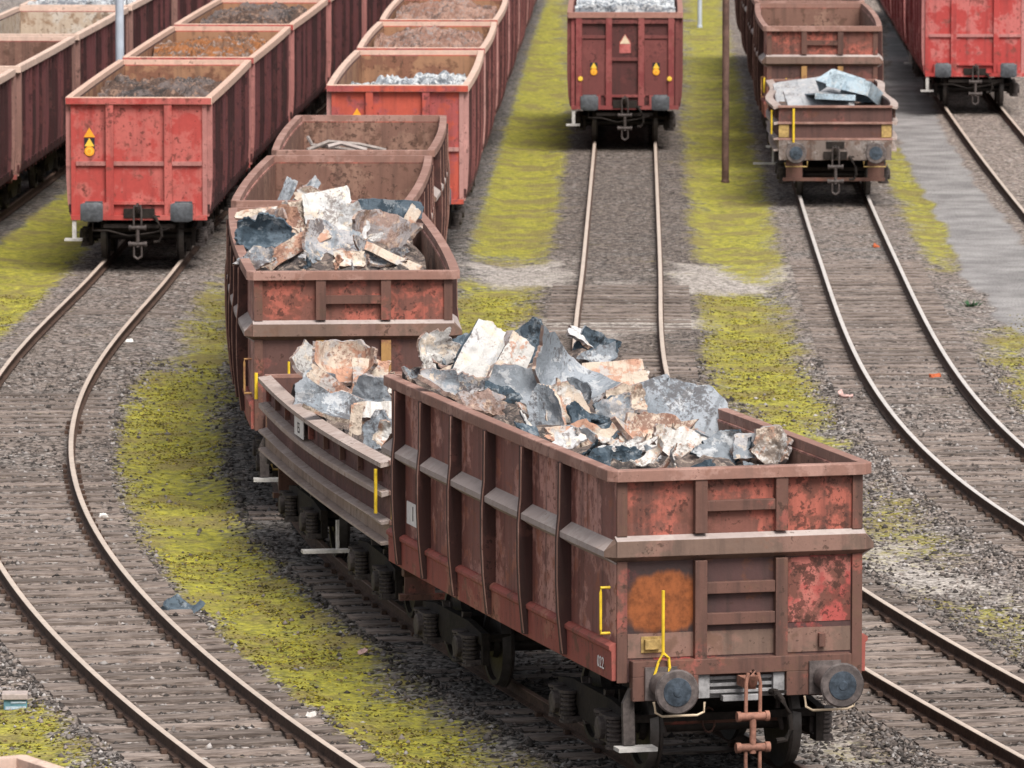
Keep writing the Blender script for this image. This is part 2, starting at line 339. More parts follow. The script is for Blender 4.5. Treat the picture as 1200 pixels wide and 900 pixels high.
PALE = [[(540, 298), (680, 292), (676, 326), (560, 320)], [(782, 296), (860, 296), (930, 300), (935, 320), (850, 336), (780, 330)], [(700, 312), (762, 312), (762, 320), (700, 320)], [(610, 362), (760, 357), (850, 358), (850, 380), (620, 386)],
        [(1018, 600), (1090, 640), (1200, 670), (1200, 690), (1060, 672), (1018, 655)], [(985, 830), (1060, 905), (1000, 905), (950, 850)]]
def inpoly(X, Y, poly, soft):
    P = np.array([at(*p) for p in poly]); n = len(P); ins = np.zeros(X.shape, bool); dm = np.full(X.shape, 1e9)
    for i in range(n):
        a, b = P[i], P[(i + 1) % n]
        with np.errstate(divide='ignore', invalid='ignore'):
            c = ((a[1] > Y) != (b[1] > Y)) & (X < (b[0] - a[0]) * (Y - a[1]) / (b[1] - a[1]) + a[0])
        ins ^= c; d = b - a; t = np.clip(((X - a[0]) * d[0] + (Y - a[1]) * d[1]) / (d @ d), 0, 1)
        # distances along the view count a fifth: these borders were seen at a grazing angle
        dm = np.minimum(dm, np.hypot(X - a[0] - t * d[0], (Y - a[1] - t * d[1]) * 0.35))
    return np.clip(np.where(ins, dm, -dm) / soft * 0.5 + 0.5, 0, 1)
def zones(X, Y):
    wx = X + (fbm(X * 1.3, Y * 0.5) - 0.5) * 0.9; wy = Y + (fbm(X * 1.1 + 9, Y * 0.6) - 0.5) * 3
    moss = np.zeros(X.shape); asph = np.zeros(X.shape); pale = np.zeros(X.shape)
    for p, a in MOSS: moss = np.maximum(moss, a * inpoly(wx, wy, p, 0.75))
    for p in ASPH: asph = np.maximum(asph, inpoly(X + (wx - X) * .6, Y + (wy - Y) * .6, p, 0.25))
    for p in PALE: pale = np.maximum(pale, inpoly(wx, wy, p, 0.45))
    dist = np.full(X.shape, 9.0); tone = np.full(X.shape, 1.15); warm = np.full(X.shape, 0.5)
    TONE = {0: (0.6, .5), 1: (0.9, .66), 2: (0.55, .3), 3: (0.75, .4), 4: (0.7, .75), 5: (0.95, .65), 6: (1.15, .95)}
    for k, (a, b) in RANGE.items():
        d = np.abs(X - tx(k, Y)) / np.sqrt(1 + tdx(k, Y) ** 2); d = np.where((Y > a - 2) & (Y < b + 2), d, 9)
        f = np.clip((3.0 - d) / 1.6, 0, 1); tone = tone * (1 - f) + TONE[k][0] * f; warm = warm * (1 - f) + TONE[k][1] * f
        dist = np.minimum(dist, d)
    moss = moss * np.clip((dist - 1.15) / 0.4, 0, 1)
    return moss, asph, pale, dist, tone, warm
def ground_z(X, Y, dist, asph, moss):
    bed = np.clip((1.9 - dist) / 0.5, 0, 1); low = 0.022 * np.clip((88 - Y) / 12, 0, 1) * np.clip((1.4 - dist) / .2, 0, 1)
    z = -0.25 + 0.06 * bed - low + moss * (fbm(X * 2.6, Y * 2.6, 4) - .35) * .09 + (fbm(X * 0.8, Y * 0.35) - 0.5) * 0.09 * (1 - bed) + (fbm(X * 5, Y * 5, 3) - 0.5) * 0.05
    return np.where(asph > 0.4, -0.215 + (fbm(X * .3, Y * .3) - .5) * .02, z)
def make_ground():
    xs = np.concatenate([[-6000, -1500, -400, -120, -50, -30], np.arange(-20, 22.01, 0.16), [30, 50, 120, 400, 1500, 6000]])
    ys = np.concatenate([[-6000, -800, -100, 0, 30, 45], np.arange(52, 130, 0.2), np.arange(130, 250, 0.5), [270, 320, 500, 1000, 2500, 7000]])
    X, Y = np.meshgrid(xs, ys); moss, asph, pale, dist, tone, warm = zones(X, Y); Z = ground_z(X, Y, dist, asph, moss)
    ny, nx = X.shape; me = bpy.data.meshes.new('ground')
    co = np.stack([X, Y, Z], -1).reshape(-1, 3); i = np.arange(ny * nx).reshape(ny, nx)
    q = np.stack([i[:-1, :-1], i[:-1, 1:], i[1:, 1:], i[1:, :-1]], -1).reshape(-1, 4)
    me.vertices.add(len(co)); me.vertices.foreach_set('co', co.ravel()); me.loops.add(q.size); me.loops.foreach_set('vertex_index', q.ravel().astype(np.int32))
    me.polygons.add(len(q)); me.polygons.foreach_set('loop_start', np.arange(0, q.size, 4, dtype=np.int32)); me.polygons.foreach_set('loop_total', np.full(len(q), 4, np.int32))
    me.update(); me.polygons.foreach_set('use_smooth', np.ones(len(q), bool))
    for nm, ch in (('zones', (moss, asph, pale)), ('bed', (dist / 9, tone, warm))):
        a = me.color_attributes.new(nm, 'FLOAT_COLOR', 'POINT')
        a.data.foreach_set('color', np.stack([c.ravel() for c in ch] + [np.ones(nx * ny)], -1).ravel().astype(np.float32))
    b = NB('ground_mix'); tc = b.n('ShaderNodeTexCoord'); c = tc.outputs['Object']
    at1 = b.n('ShaderNodeVertexColor', layer_name='zones'); at2 = b.n('ShaderNodeVertexColor', layer_name='bed')
    s1 = b.n('ShaderNodeSeparateColor'); b.l(at1.outputs[0], s1.inputs[0]); s2 = b.n('ShaderNodeSeparateColor'); b.l(at2.outputs[0], s2.inputs[0])
    vo = b.n('ShaderNodeTexVoronoi', feature='F1'); vo.inputs['Scale'].default_value = 17; b.l(c, vo.inputs['Vector'])
    vs_ = b.n('ShaderNodeSeparateColor'); b.l(vo.outputs['Color'], vs_.inputs[0])
    n1 = b.noise(c, 0.9, 6, 0.6); n2 = b.noise(c, 7, 6, 0.7); n3 = b.noise(c, 28, 4, 0.7)
    v = b.math('ADD', b.math('MULTIPLY', vs_.outputs[0], 0.65), b.math('MULTIPLY', n2, 0.35))
    grey = b.mix(b.ramp(v, 0.15, 0.95), (0.034, 0.031, 0.029), (0.37, 0.335, 0.315))
    brown = b.mix(b.ramp(v, 0.15, 0.95), (0.040, 0.032, 0.028), (0.37, 0.305, 0.27))
    wf = b.math('ADD', s2.outputs[2], b.math('MULTIPLY', b.math('SUBTRACT', n1, 0.5), 1.6))
    grav = b.mix(b.ramp(wf, 0.2, 0.8), grey, brown)
    grav = b.mix(b.ramp(vs_.outputs[1], 0.975, 0.985), grav, (0.45, 0.42, 0.40))
    tn = b.n('ShaderNodeCombineColor'); [b.l(s2.outputs[1], tn.inputs[i]) for i in range(3)]
    grav = b.mix(1.0, grav, tn.outputs[0], 'MULTIPLY')
    fines = b.mix(b.ramp(b.math('ADD', b.math('MULTIPLY', v, .6), b.math('MULTIPLY', n3, .4)), 0.25, 0.75), (0.20, 0.175, 0.155), (0.56, 0.51, 0.47))
    grav = b.mix(b.math('MULTIPLY', b.ramp(b.math('ADD', s1.outputs[2], b.math('ADD', b.math('SUBTRACT', n2, 0.5), b.math('MULTIPLY', b.math('SUBTRACT', n1, 0.5), 1.6))), 0.35, 0.9), 0.75), grav, fines)
    mo = b.mix(b.ramp(n2, 0.32, 0.68), (0.15, 0.148, 0.03), (0.43, 0.395, 0.05))
    mo = b.mix(b.ramp(n3, 0.55, 0.75), mo, (0.09, 0.075, 0.025))
    mo = b.mix(b.math('MULTIPLY', b.ramp(n1, 0.45, 0.62), 0.75), mo, b.mix(b.ramp(n3, 0.4, 0.6), (0.15, 0.115, 0.05), (0.23, 0.18, 0.075)))
    mf = b.ramp(b.math('ADD', s1.outputs[0], b.math('ADD', b.math('MULTIPLY', b.math('SUBTRACT', n2, 0.5), 1.3), b.math('MULTIPLY', b.math('SUBTRACT', n1, 0.5), 1.5))), 0.22, 0.74)
    col = b.mix(b.math('MULTIPLY', mf, 0.93), grav, mo)
    asp = b.mix(b.ramp(b.math('ADD', b.math('MULTIPLY', n1, 0.7), b.math('MULTIPLY', n3, 0.3)), 0.35, 0.65), (0.17, 0.16, 0.16), (0.32, 0.305, 0.30))
    cv_ = b.n('ShaderNodeTexVoronoi', feature='DISTANCE_TO_EDGE'); cv_.inputs['Scale'].default_value = 0.55; b.l(c, cv_.inputs['Vector'])
    asp = b.mix(b.math('MULTIPLY', b.ramp(b.math('ADD', cv_.outputs['Distance'], b.math('MULTIPLY', n2, .06)), 0.02, 0.04, True), .3), asp, (0.08, 0.075, 0.07))
    asp = b.mix(b.math('MULTIPLY', b.ramp(n2, .55, .7), .5), asp, (0.10, 0.092, 0.085))
    col = b.mix(b.ramp(b.math('ADD', s1.outputs[1], b.math('MULTIPLY', b.math('SUBTRACT', n2, 0.5), 0.5)), 0.35, 0.65), col, asp)
    hg = b.math('SUBTRACT', b.math('MULTIPLY', n2, 0.4), vo.outputs['Distance']); b.bump(hg, 0.7, 0.05)
    b.out(col, 0.9, spec=0.2); me.materials.append(MAT['ground_mix'])
    o = link('ground', me); o['kind'] = 'structure'
make_ground()

def tri_soup(name, mat, pos, scl, kind):
    """many small faceted stones or moss tufts in one mesh"""
    n = len(pos)
    if kind == 'stone':
        base = np.array([(1, 0, 0), (-1, 0, 0), (0, 1, 0), (0, -1, 0), (0, 0, 1), (0, 0, -1), ], float)
        tri = np.array([(0, 2, 4), (2, 1, 4), (1, 3, 4), (3, 0, 4), (2, 0, 5), (1, 2, 5), (3, 1, 5), (0, 3, 5)])
        v = base[None] * (0.6 + 0.8 * rng.random((n, 6, 1))) + (rng.random((n, 6, 3)) - 0.5) * 0.5
    else:
        base = np.array([(-.5, 0, 0), (.5, 0, 0), (0, 0, 1), (0, -.5, 0), (0, .5, 0), (0.1, 0, .9), (-.4, .4, 0), (.4, -.4, 0), (.1, .1, .7)], float)
        tri = np.array([(0, 1, 2), (3, 4, 5), (6, 7, 8)]); v = base[None] + (rng.random((n, 9, 3)) - 0.5) * 0.6
    a = rng.random(n) * 6.28; ca, sa = np.cos(a), np.sin(a)
    vx = v[..., 0] * ca[:, None] - v[..., 1] * sa[:, None]; vy = v[..., 0] * sa[:, None] + v[..., 1] * ca[:, None]
    v = np.stack([vx, vy, v[..., 2]], -1) * scl[:, None, :] + pos[:, None, :]
    k = v.shape[1]; f = (tri[None] + (np.arange(n) * k)[:, None, None]).reshape(-1, 3)
    me = bpy.data.meshes.new(name); me.vertices.add(n * k); me.vertices.foreach_set('co', v.ravel()); me.loops.add(f.size)
    me.loops.foreach_set('vertex_index', f.ravel().astype(np.int32)); me.polygons.add(len(f))
    me.polygons.foreach_set('loop_start', np.arange(0, f.size, 3, dtype=np.int32)); me.polygons.foreach_set('loop_total', np.full(len(f), 3, np.int32)); me.update()
    at_ = me.attributes.new('rnd', 'FLOAT', 'POINT'); at_.data.foreach_set('value', np.repeat(rng.random(n), k).astype(np.float32))
    at_ = me.attributes.new('tone', 'FLOAT', 'POINT'); at_.data.foreach_set('value', np.repeat(tri_soup.tone, k).astype(np.float32))
    me.materials.append(MAT[mat]); return link(name, me)
def stone_mat(name, stops):
    b = NB(name); at_ = b.n('ShaderNodeAttribute', attribute_name='rnd'); cr = b.n('ShaderNodeValToRGB'); b.l(at_.outputs['Fac'], cr.inputs[0])
    cr.color_ramp.interpolation = 'CONSTANT'
    while len(cr.color_ramp.elements) < len(stops): cr.color_ramp.elements.new(0.5)
    for e, (p, c) in zip(cr.color_ramp.elements, stops): e.position = p; e.color = (*c, 1)
    a2 = b.n('ShaderNodeAttribute', attribute_name='tone'); cc = b.n('ShaderNodeCombineColor'); [b.l(a2.outputs['Fac'], cc.inputs[i]) for i in range(3)]
    b.out(b.mix(1.0, cr.outputs[0], cc.outputs[0], 'MULTIPLY'), 0.9, spec=0.2)
stone_mat('loose_stone', [(0, (0.055, 0.048, 0.045)), (0.22, (0.11, 0.093, 0.086)), (0.48, (0.18, 0.16, 0.152)), (0.7, (0.245, 0.205, 0.185)), (0.88, (0.31, 0.285, 0.275)), (0.975, (0.42, 0.39, 0.38))])
stone_mat('moss_leaf', [(0, (0.095, 0.085, 0.025)), (0.25, (0.20, 0.172, 0.03)), (0.5, (0.40, 0.345, 0.045)), (0.72, (0.18, 0.125, 0.055)), (0.93, (0.42, 0.36, 0.09))])
def scatter():
    n = 150000; Y = 62 + 48 * rng.random(n) ** 1.15; X = (rng.random(n) * 2 - 1) * (Y * 650 / 7600)
    moss, asph, pale, dist, tone, warm = zones(X, Y)
    keep = (rng.random(n) > np.clip(moss * 1.5, 0, 0.97)) & (asph < 0.2) & (rng.random(n) > pale * 0.8) & ~((dist < 1.3) & (rng.random(n) < 0.8)) & (fbm(X * 1.7, Y * .8) + 0.4 * rng.random(n) > 0.5)
    X, Y, dist, asph, tone, moss = [a[keep] for a in (X, Y, dist, asph, tone, moss)]; m = len(X)
    s = 0.016 + 0.026 * rng.random((m, 1)) ** 2; scl = s * np.array([[1.15, 1.15, 0.85]]) * (0.8 + 0.4 * rng.random((m, 3)))
    tri_soup.tone = np.clip(tone, 0, 1.15)
    tag(tri_soup('ballast_stones', 'loose_stone', np.stack([X, Y, ground_z(X, Y, dist, asph, moss) + 0.006], -1), scl, 'stone'), 'loose grey and brown ballast stones between the tracks', 'gravel', kind='stuff')
    n = 380000; Y = 62 + 60 * rng.random(n) ** 1.2; X = (rng.random(n) * 2 - 1) * (Y * 650 / 7600)
    moss, asph, pale, dist, tone, warm = zones(X, Y)
    keep = (rng.random(n) < moss * 1.1 - 0.25) & (fbm(X * 1.6 + 5, Y * .7, 5) + 0.3 * rng.random(n) > 0.6)
    X, Y, dist, asph, moss = [a[keep] for a in (X, Y, dist, asph, moss)]; m = len(X)
    s = 0.018 + 0.022 * rng.random((m, 1)); scl = s * np.array([[1.3, 1.3, 0.55]])
    tri_soup.tone = 0.55 + 0.6 * fbm(X * 1.3, Y * .6)
    tag(tri_soup('moss_cover', 'moss_leaf', np.stack([X, Y, ground_z(X, Y, dist, asph, moss) - 0.003], -1), scl, 'moss'), 'low yellow green moss carpeting the strips between the tracks', 'moss', kind='stuff')
scatter()

# ------------------------------------------------------------------ railway tracks
TRACK_LABEL = {0: 'straight railway track under the dark wagons at the upper left edge', 1: 'empty curving track left of the scrap wagons with tan rail heads',
               2: 'curving track carrying the scrap train in the foreground', 3: 'straight track under the orange red wagons left of centre',
               4: 'track leading straight from the dark maroon wagon then bending right behind the scrap train', 5: 'track curving right from the low wagon with blue grey sheets',
               6: 'straight track under the vivid red wagon at the upper right'}
TOP = {0: 'rail_top_rusty', 1: 'rail_top_tan', 2: 'rail_top_rusty', 3: 'rail_top_rusty', 4: 'rail_top_tan', 5: 'rail_top_grey', 6: 'rail_top_tan'}
slp = {}
def sleeper_mesh(i):
    if i not in slp:
        j = random.Random(i); m = MB(); n = 7
        ys = [0.125 + 0.012 * j.uniform(-1, 1) for _ in range(n)]
        for k in range(n - 1):
            pass
        m.sweep(lambda q: [(q[0], -q[1], -0.33), (q[0], q[1], -0.33), (q[0], q[1] - .01, q[2]), (q[0], -q[1] + .01, q[2] + q[3])],
                [(-1.3 + 2.6 * k / (n - 1), ys[k], -0.163 + 0.006 * j.uniform(-1, 0), 0.008 * j.uniform(-1, 0)) for k in range(n)])
        slp[i] = m.mesh('sleeper', 'old_timber')
    return slp[i]
def make_track(k):
    a, b = RANGE[k]; root = empty('railway_track', (float(tx(k, a)), a, -0.2))
    tag(root, TRACK_LABEL[k], 'railway track', 'railway tracks of the yard')
    off = Vector((float(tx(k, a)), a, -0.2))
    Ys = [a]
    while Ys[-1] < b: Ys.append(Ys[-1] + (0.8 if Ys[-1] < 125 else 4))
    sec = [(-.0625, -.16), (.0625, -.16), (.0625, -.145), (.012, -.125), (.012, -.045), (.036, -.035), (.036, -.006), (.028, 0), (-.028, 0), (-.036, -.006), (-.036, -.035), (-.012, -.045), (-.012, -.125), (-.0625, -.145)]
    for s in (-1, 1):
        m = MB()
        def ring(Y):
            d = float(tdx(k, Y)); L = math.hypot(1, d); nx, ny = 1 / L, -d / L; x = float(tx(k, Y))
            return [(x + nx * (s * .7525 + u) - off.x, Y + ny * (s * .7525 + u) - off.y, v - off.z) for u, v in sec]
        m.sweep(ring, Ys); ns = len(sec)
        for i in range(len(Ys) - 1): m.mi[i * ns + 6] = m.mi[i * ns + 7] = m.mi[i * ns + 8] = 1
        part(m, 'rail', ['rail_side', TOP[k]], root)
    if k in (0, 3, 6): return
    y0 = {1: 62, 2: 62, 4: 64, 5: 78}[k]; Y = y0; i = 0
    lim = {1: 128, 2: 90, 4: 124, 5: 145}[k]
    fast = []
    while Y < lim and i < 100:
        d = float(tdx(k, Y)); ang = -math.atan(d)
        hid = fbm(np.array([Y * 0.33 + k * 7]), np.array([k * 3.1]))[0] - {1: .36 + max(0, Y - 76) * .009, 2: .5, 4: .40 + max(0, Y - 85) * .005, 5: .36 + max(0, Y - 98) * .008}[k]
        dz = min(0.0, hid * .3 + random.uniform(-.012, .012))
        o = link('sleeper', sleeper_mesh(random.randrange(9)), root, Vector((float(tx(k, Y)), Y, dz + random.uniform(-.004, .003))) - off)
        o.location.z += 0.0; o.rotation_euler = (0, 0, ang + random.uniform(-.02, .02)); o.location.z = dz + random.uniform(-.004, .003) - off.z
        
        if dz > -.02 and Y < 100: fast.append((float(tx(k, Y)) - off.x, Y - off.y, ang))
        Y += 0.63 / math.hypot(1, d); i += 1
    m = MB()                                # rail chairs that hold the rails on the sleepers
    for x, y, an in fast:
        c, s_ = math.cos(an), math.sin(an)
        for sx in (-1, 1):
            for q in (-.1, .1):
                u = sx * .7525 + q; n0 = len(m.v); m.box(-.03, .03, -.05, .05, 0.0, .05)
                m.v[n0:] = [(x + c * (u + px) - s_ * py, y + s_ * (u + px) + c * py, 0.037 + pz) for px, py, pz in m.v[n0:]]
    tag(part(m, 'rail_chairs', 'rail_side', root), kind='stuff')
for k in RANGE: make_track(k)

# ------------------------------------------------------------------ wagon running gear (shared meshes)
GEAR = {}
def gear(key, fn):
    if key not in GEAR: GEAR[key] = fn()
    return GEAR[key]
def bogie_frame():
    m = MB()
    for s in (-1, 1):
        sec = lambda y, h0, h1: [(s * .98, y, h0), (s * 1.06, y, h0), (s * 1.06, y, h1), (s * .98, y, h1)]
        m.sweep(lambda q: sec(*q), [(-1.35, .52, .66), (-.75, .55, .72), (-.45, .34, .72), (.45, .34, .72), (.75, .55, .72), (1.35, .52, .66)])
        m.box(s * .97, s * 1.05, -1.36, -1.28, .3, .66); m.box(s * .97, s * 1.05, 1.28, 1.36, .3, .66)
    m.box(-.98, .98, -.22, .22, .4, .7); m.box(-.5, .5, -.3, .3, .7, .86); m.box(-.98, .98, -1.33, -1.25, .56, .64); m.box(-.98, .98, 1.25, 1.33, .56, .64)
    return m.mesh('bogie', 'black_iron')
def wheelset_mesh():
    m = MB()
    for s in (-1, 1):
        m.cur = 0; m.lathe_x((s * .75, 0, .46), [(-.06 * s, .12), (-.06 * s, .42), (-.068 * s, .485), (-.035 * s, .487), (-.03 * s, .462), (.065 * s, .455), (.065 * s, .40), (.02 * s, .38), (.02 * s, .15), (.08 * s, .13), (.08 * s, .06)], 28)
        m.mi[-28 * 10 - 2 + 28 * 4:-28 * 10 - 2 + 28 * 5] = [1] * 28
    m.cur = 0; m.lathe_x((0, 0, .46), [(-1.0, .065), (-.7, .08), (.7, .08), (1.0, .065)], 12)
    return m.mesh('wheelset', ['wheel_steel', 'wheel_tread'], True)
def axle_box_mesh():
    m = MB(); m.box(-.1, .1, -.14, .14, .32, .60); m.lathe_x((.10, 0, .46), [(0, .12), (.05, .12), (.06, .1), (.06, .02)], 14); m.box(-.1, .1, -.30, -.14, .28, .34); m.box(-.1, .1, .14, .30, .28, .34)
    return m.mesh('axle_box', 'grimy_grey')
def spring_mesh():
    m = MB(); n = 6
    m.lathe_z((0, 0, .30), [z for i in range(n) for z in ((i * .048, .062), (i * .048 + .01, .084), (i * .048 + .03, .084), (i * .048 + .038, .062))])
    m.lathe_z((0, 0, .27), [(0, .1), (.03, .1)]); m.lathe_z((0, 0, .585), [(0, .1), (.03, .1)])
    return m.mesh('coil_spring', 'grimy_grey')
def shoe_mesh():
    m = MB(); m.sweep(lambda q: [(-.05, q[0], q[1]), (.05, q[0], q[1]), (.05, q[0] + q[2], q[1]), (-.05, q[0] + q[2], q[1])], [(.52, .3, .06), (.50, .5, .06), (.46, .68, .05), (.40, .78, .05)])
    m.tube([(-.03, .50, .78), (-.03, .50, .35)], .02, 6)
    return m.mesh('brake_shoe', 'grimy_grey')
def make_bogie(root, y, full=True):
    b = link('bogie', gear('bogie', bogie_frame), root, (0, y, 0))
    for q in (-.9, .9): link('wheelset', gear('wheelset', wheelset_mesh), b, (0, q, 0))
    if not full: return
    for sx in (-1, 1):
        for q in (-.9, .9):
            o = link('axle_box', gear('axle_box', axle_box_mesh), b, (sx * 1.10, q, 0)); o.rotation_euler = (0, 0, 0 if sx > 0 else math.pi)
            for e in (-.22, .22): link('coil_spring', gear('spring', spring_mesh), b, (sx * 1.13, q + e, 0))
            o = link('brake_shoe', gear('shoe', shoe_mesh), b, (sx * 1.0, q, 0)); o.rotation_euler = (0, 0, math.pi if q > 0 else 0)
def buffer_mesh(square=False):
    m = MB(); m.box(-.17, .17, -.03, 0, -.17, .17); m.lathe_y((0, 0, 0), [(.02, .13), (.30, .13), (.30, .10), (.57, .10)], 16, -1)
    if square: m.lathe_y((0, 0, 0), [(.56, .12), (.575, .24), (.60, .245), (.625, .20), (.632, .08), (.633, .01)], 4, -1) if False else m.sweep(lambda q: [(x * q[1], -q[0], z * q[1]) for x, z in ((-.2, -.14), (-.12, -.17), (.12, -.17), (.2, -.14), (.2, .14), (.12, .17), (-.12, .17), (-.2, .14))], [(.56, .6), (.575, 1.1), (.60, 1.1), (.622, .9), (.628, .2)])
    else: m.lathe_y((0, 0, 0), [(.56, .12), (.575, .225), (.60, .232), (.618, .215)], 28, -1)
    return m.mesh('buffer', 'buffer_slate' if square else 'buffer_steel', True)
def grease_mesh():
    m = MB(); m.lathe_y((0, 0, 0), [(.612, .15), (.626, .145), (.633, .09), (.6345, .02)], 24, -1); m.lathe_y((.0, 0, .0), [(.630, .05), (.640, .045), (.642, .01)], 16, -1)
    return m.mesh('buffer_face', 'buffer_grease', True)
def coupling_mesh(mat='rusty_chain'):
    m = MB(); m.box(-.05, .05, -.30, .05, -.05, .05)
    m.tube([(0, -.28, 0), (0, -.36, .03), (0, -.40, .10), (0, -.35, .14)], [.05, .05, .045, .03], 10)
    for s in (-.075, .075): m.tube([(s * .7, -.36, .13), (s, -.37, .02), (s, -.36, -.30)], .02, 8)
    m.tube([(-.14, -.36, -.32), (.14, -.36, -.32)], .042, 10); m.tube([(-.17, -.36, -.32), (-.13, -.36, -.32)], .055, 10); m.tube([(.13, -.36, -.32), (.17, -.36, -.32)], .055, 10)
    m.tube([(0, -.36, -.30), (0, -.36, -.70)], .036, 10); m.tube([(-.14, -.36, -.64), (.14, -.36, -.64)], .042, 10)
    m.tube([(-.18, -.36, -.64), (-.13, -.36, -.64)], .055, 10); m.tube([(.13, -.36, -.64), (.18, -.36, -.64)], .055, 10)
    for s in (-.075, .075): m.tube([(s, -.36, -.66), (s, -.36, -.88)], .02, 8)
    m.tube([(-.075, -.36, -.88), (0, -.36, -.93), (.075, -.36, -.88)], .025, 8)
    return m.mesh('screw_coupling', mat, True)
def hose_mesh():
    m = MB(); m.tube([(0, .05, .0), (0, -.10, .02), (0, -.16, -.02)], .035, 8)
    m.tube([(0, -.14, .02), (.05, -.18, -.05), (.12, -.2, -.2), (.14, -.2, -.36), (.08, -.2, -.46), (-.02, -.2, -.47)], .03, 8); m.box(-.03, .1, -.16, -.12, .01, .04)
    return m.mesh('brake_hose', 'black_iron', True)
def end_gear(root, L, front, square=False, detail=True, rusty=False):
    s = -1 if front else 1; rz = 0 if front else math.pi; y = s * (L / 2 + .13)
    for sx in (-.875, .875):
        b = link('buffer', gear('buf%d' % square, lambda: buffer_mesh(square)), root, (sx, y, 1.06)); b.rotation_euler = (0, 0, rz)
        if detail and not square: link('buffer_face', gear('grease', grease_mesh), b)
    if detail:
        c = link('screw_coupling', gear('coupling%d' % rusty, lambda: coupling_mesh('rusty_chain' if rusty else 'dark_chain')), root, (0, y, 1.06)); c.rotation_euler = (0, 0, rz)
        h = link('brake_hose', gear('hose', hose_mesh), root, (.32, y + s * .0, .92)); h.rotation_euler = (0, 0, rz)

def linsp(a, b, n): return [a + (b - a) * i / (n - 1) for i in range(n)]
def rim_ring(half, L, out, top, h, ch, bulge, n=10):
    """cap rail round the top: chamfered outer corners"""
    m = MB(); hx, hy = half, L / 2; iw = .03
    outer = []; inner = []
    bx = lambda y: bulge * (1 - (2 * y / L) ** 2)
    for y in linsp(-hy - out + ch, hy + out - ch, n): outer.append((hx + out + bx(y), y)); inner.append((hx - iw + bx(y), max(-hy + iw, min(hy - iw, y))))
    outer.append((hx + out - ch, hy + out)); inner.append((hx - iw - .01, hy - iw)); outer.append((-hx - out + ch, hy + out)); inner.append((-hx + iw + .01, hy - iw))
    for y in linsp(hy + out - ch, -hy - out + ch, n): outer.append((-hx - out - bx(y), y)); inner.append((-hx + iw - bx(y), max(-hy + iw, min(hy - iw, y))))
    outer.append((-hx - out + ch, -hy - out)); inner.append((-hx + iw + .01, -hy + iw)); outer.append((hx + out - ch, -hy - out)); inner.append((hx - iw - .01, -hy + iw))
    st = list(zip(outer, inner))
    m.sweep(lambda q: [(q[1][0], q[1][1], top - h), (q[0][0], q[0][1], top - h), (q[0][0], q[0][1], top - .012), ((q[0][0] * .97 + q[1][0] * .03), (q[0][1] * .97 + q[1][1] * .03) if abs(q[0][1] - q[1][1]) > .02 else q[0][1], top), (q[1][0], q[1][1], top)], st, close=True)
    return m
def text_mark(root, txt, size, loc, rot, mat, name='lettering'):
    cu = bpy.data.curves.new(name, 'FONT'); cu.body = txt; cu.size = size; cu.extrude = 0.002; cu.align_x = 'CENTER'; cu.align_y = 'CENTER'
    t = bpy.data.objects.new(name, cu); me = bpy.data.meshes.new_from_object(t); bpy.data.objects.remove(t); me.materials.append(MAT[mat])
    o = link(name, me, root, loc); o.rotation_euler = rot; return o

WAGONS = 0
def place(k, Yf, L, yaw=None, xf=None):
    """front-end plane at distance Yf on track k -> Empty location and heading"""
    if yaw is None:
        x0, x1 = float(tx(k, Yf + 1.8)), float(tx(k, Yf + L - 1.8)); yaw = math.atan2(x0 - x1, L - 3.6)
        xc = (x0 + x1) / 2; return (xc, Yf + L / 2, 0), yaw
    return (xf - math.sin(yaw) * L / 2, Yf + math.cos(yaw) * L / 2, 0), yaw

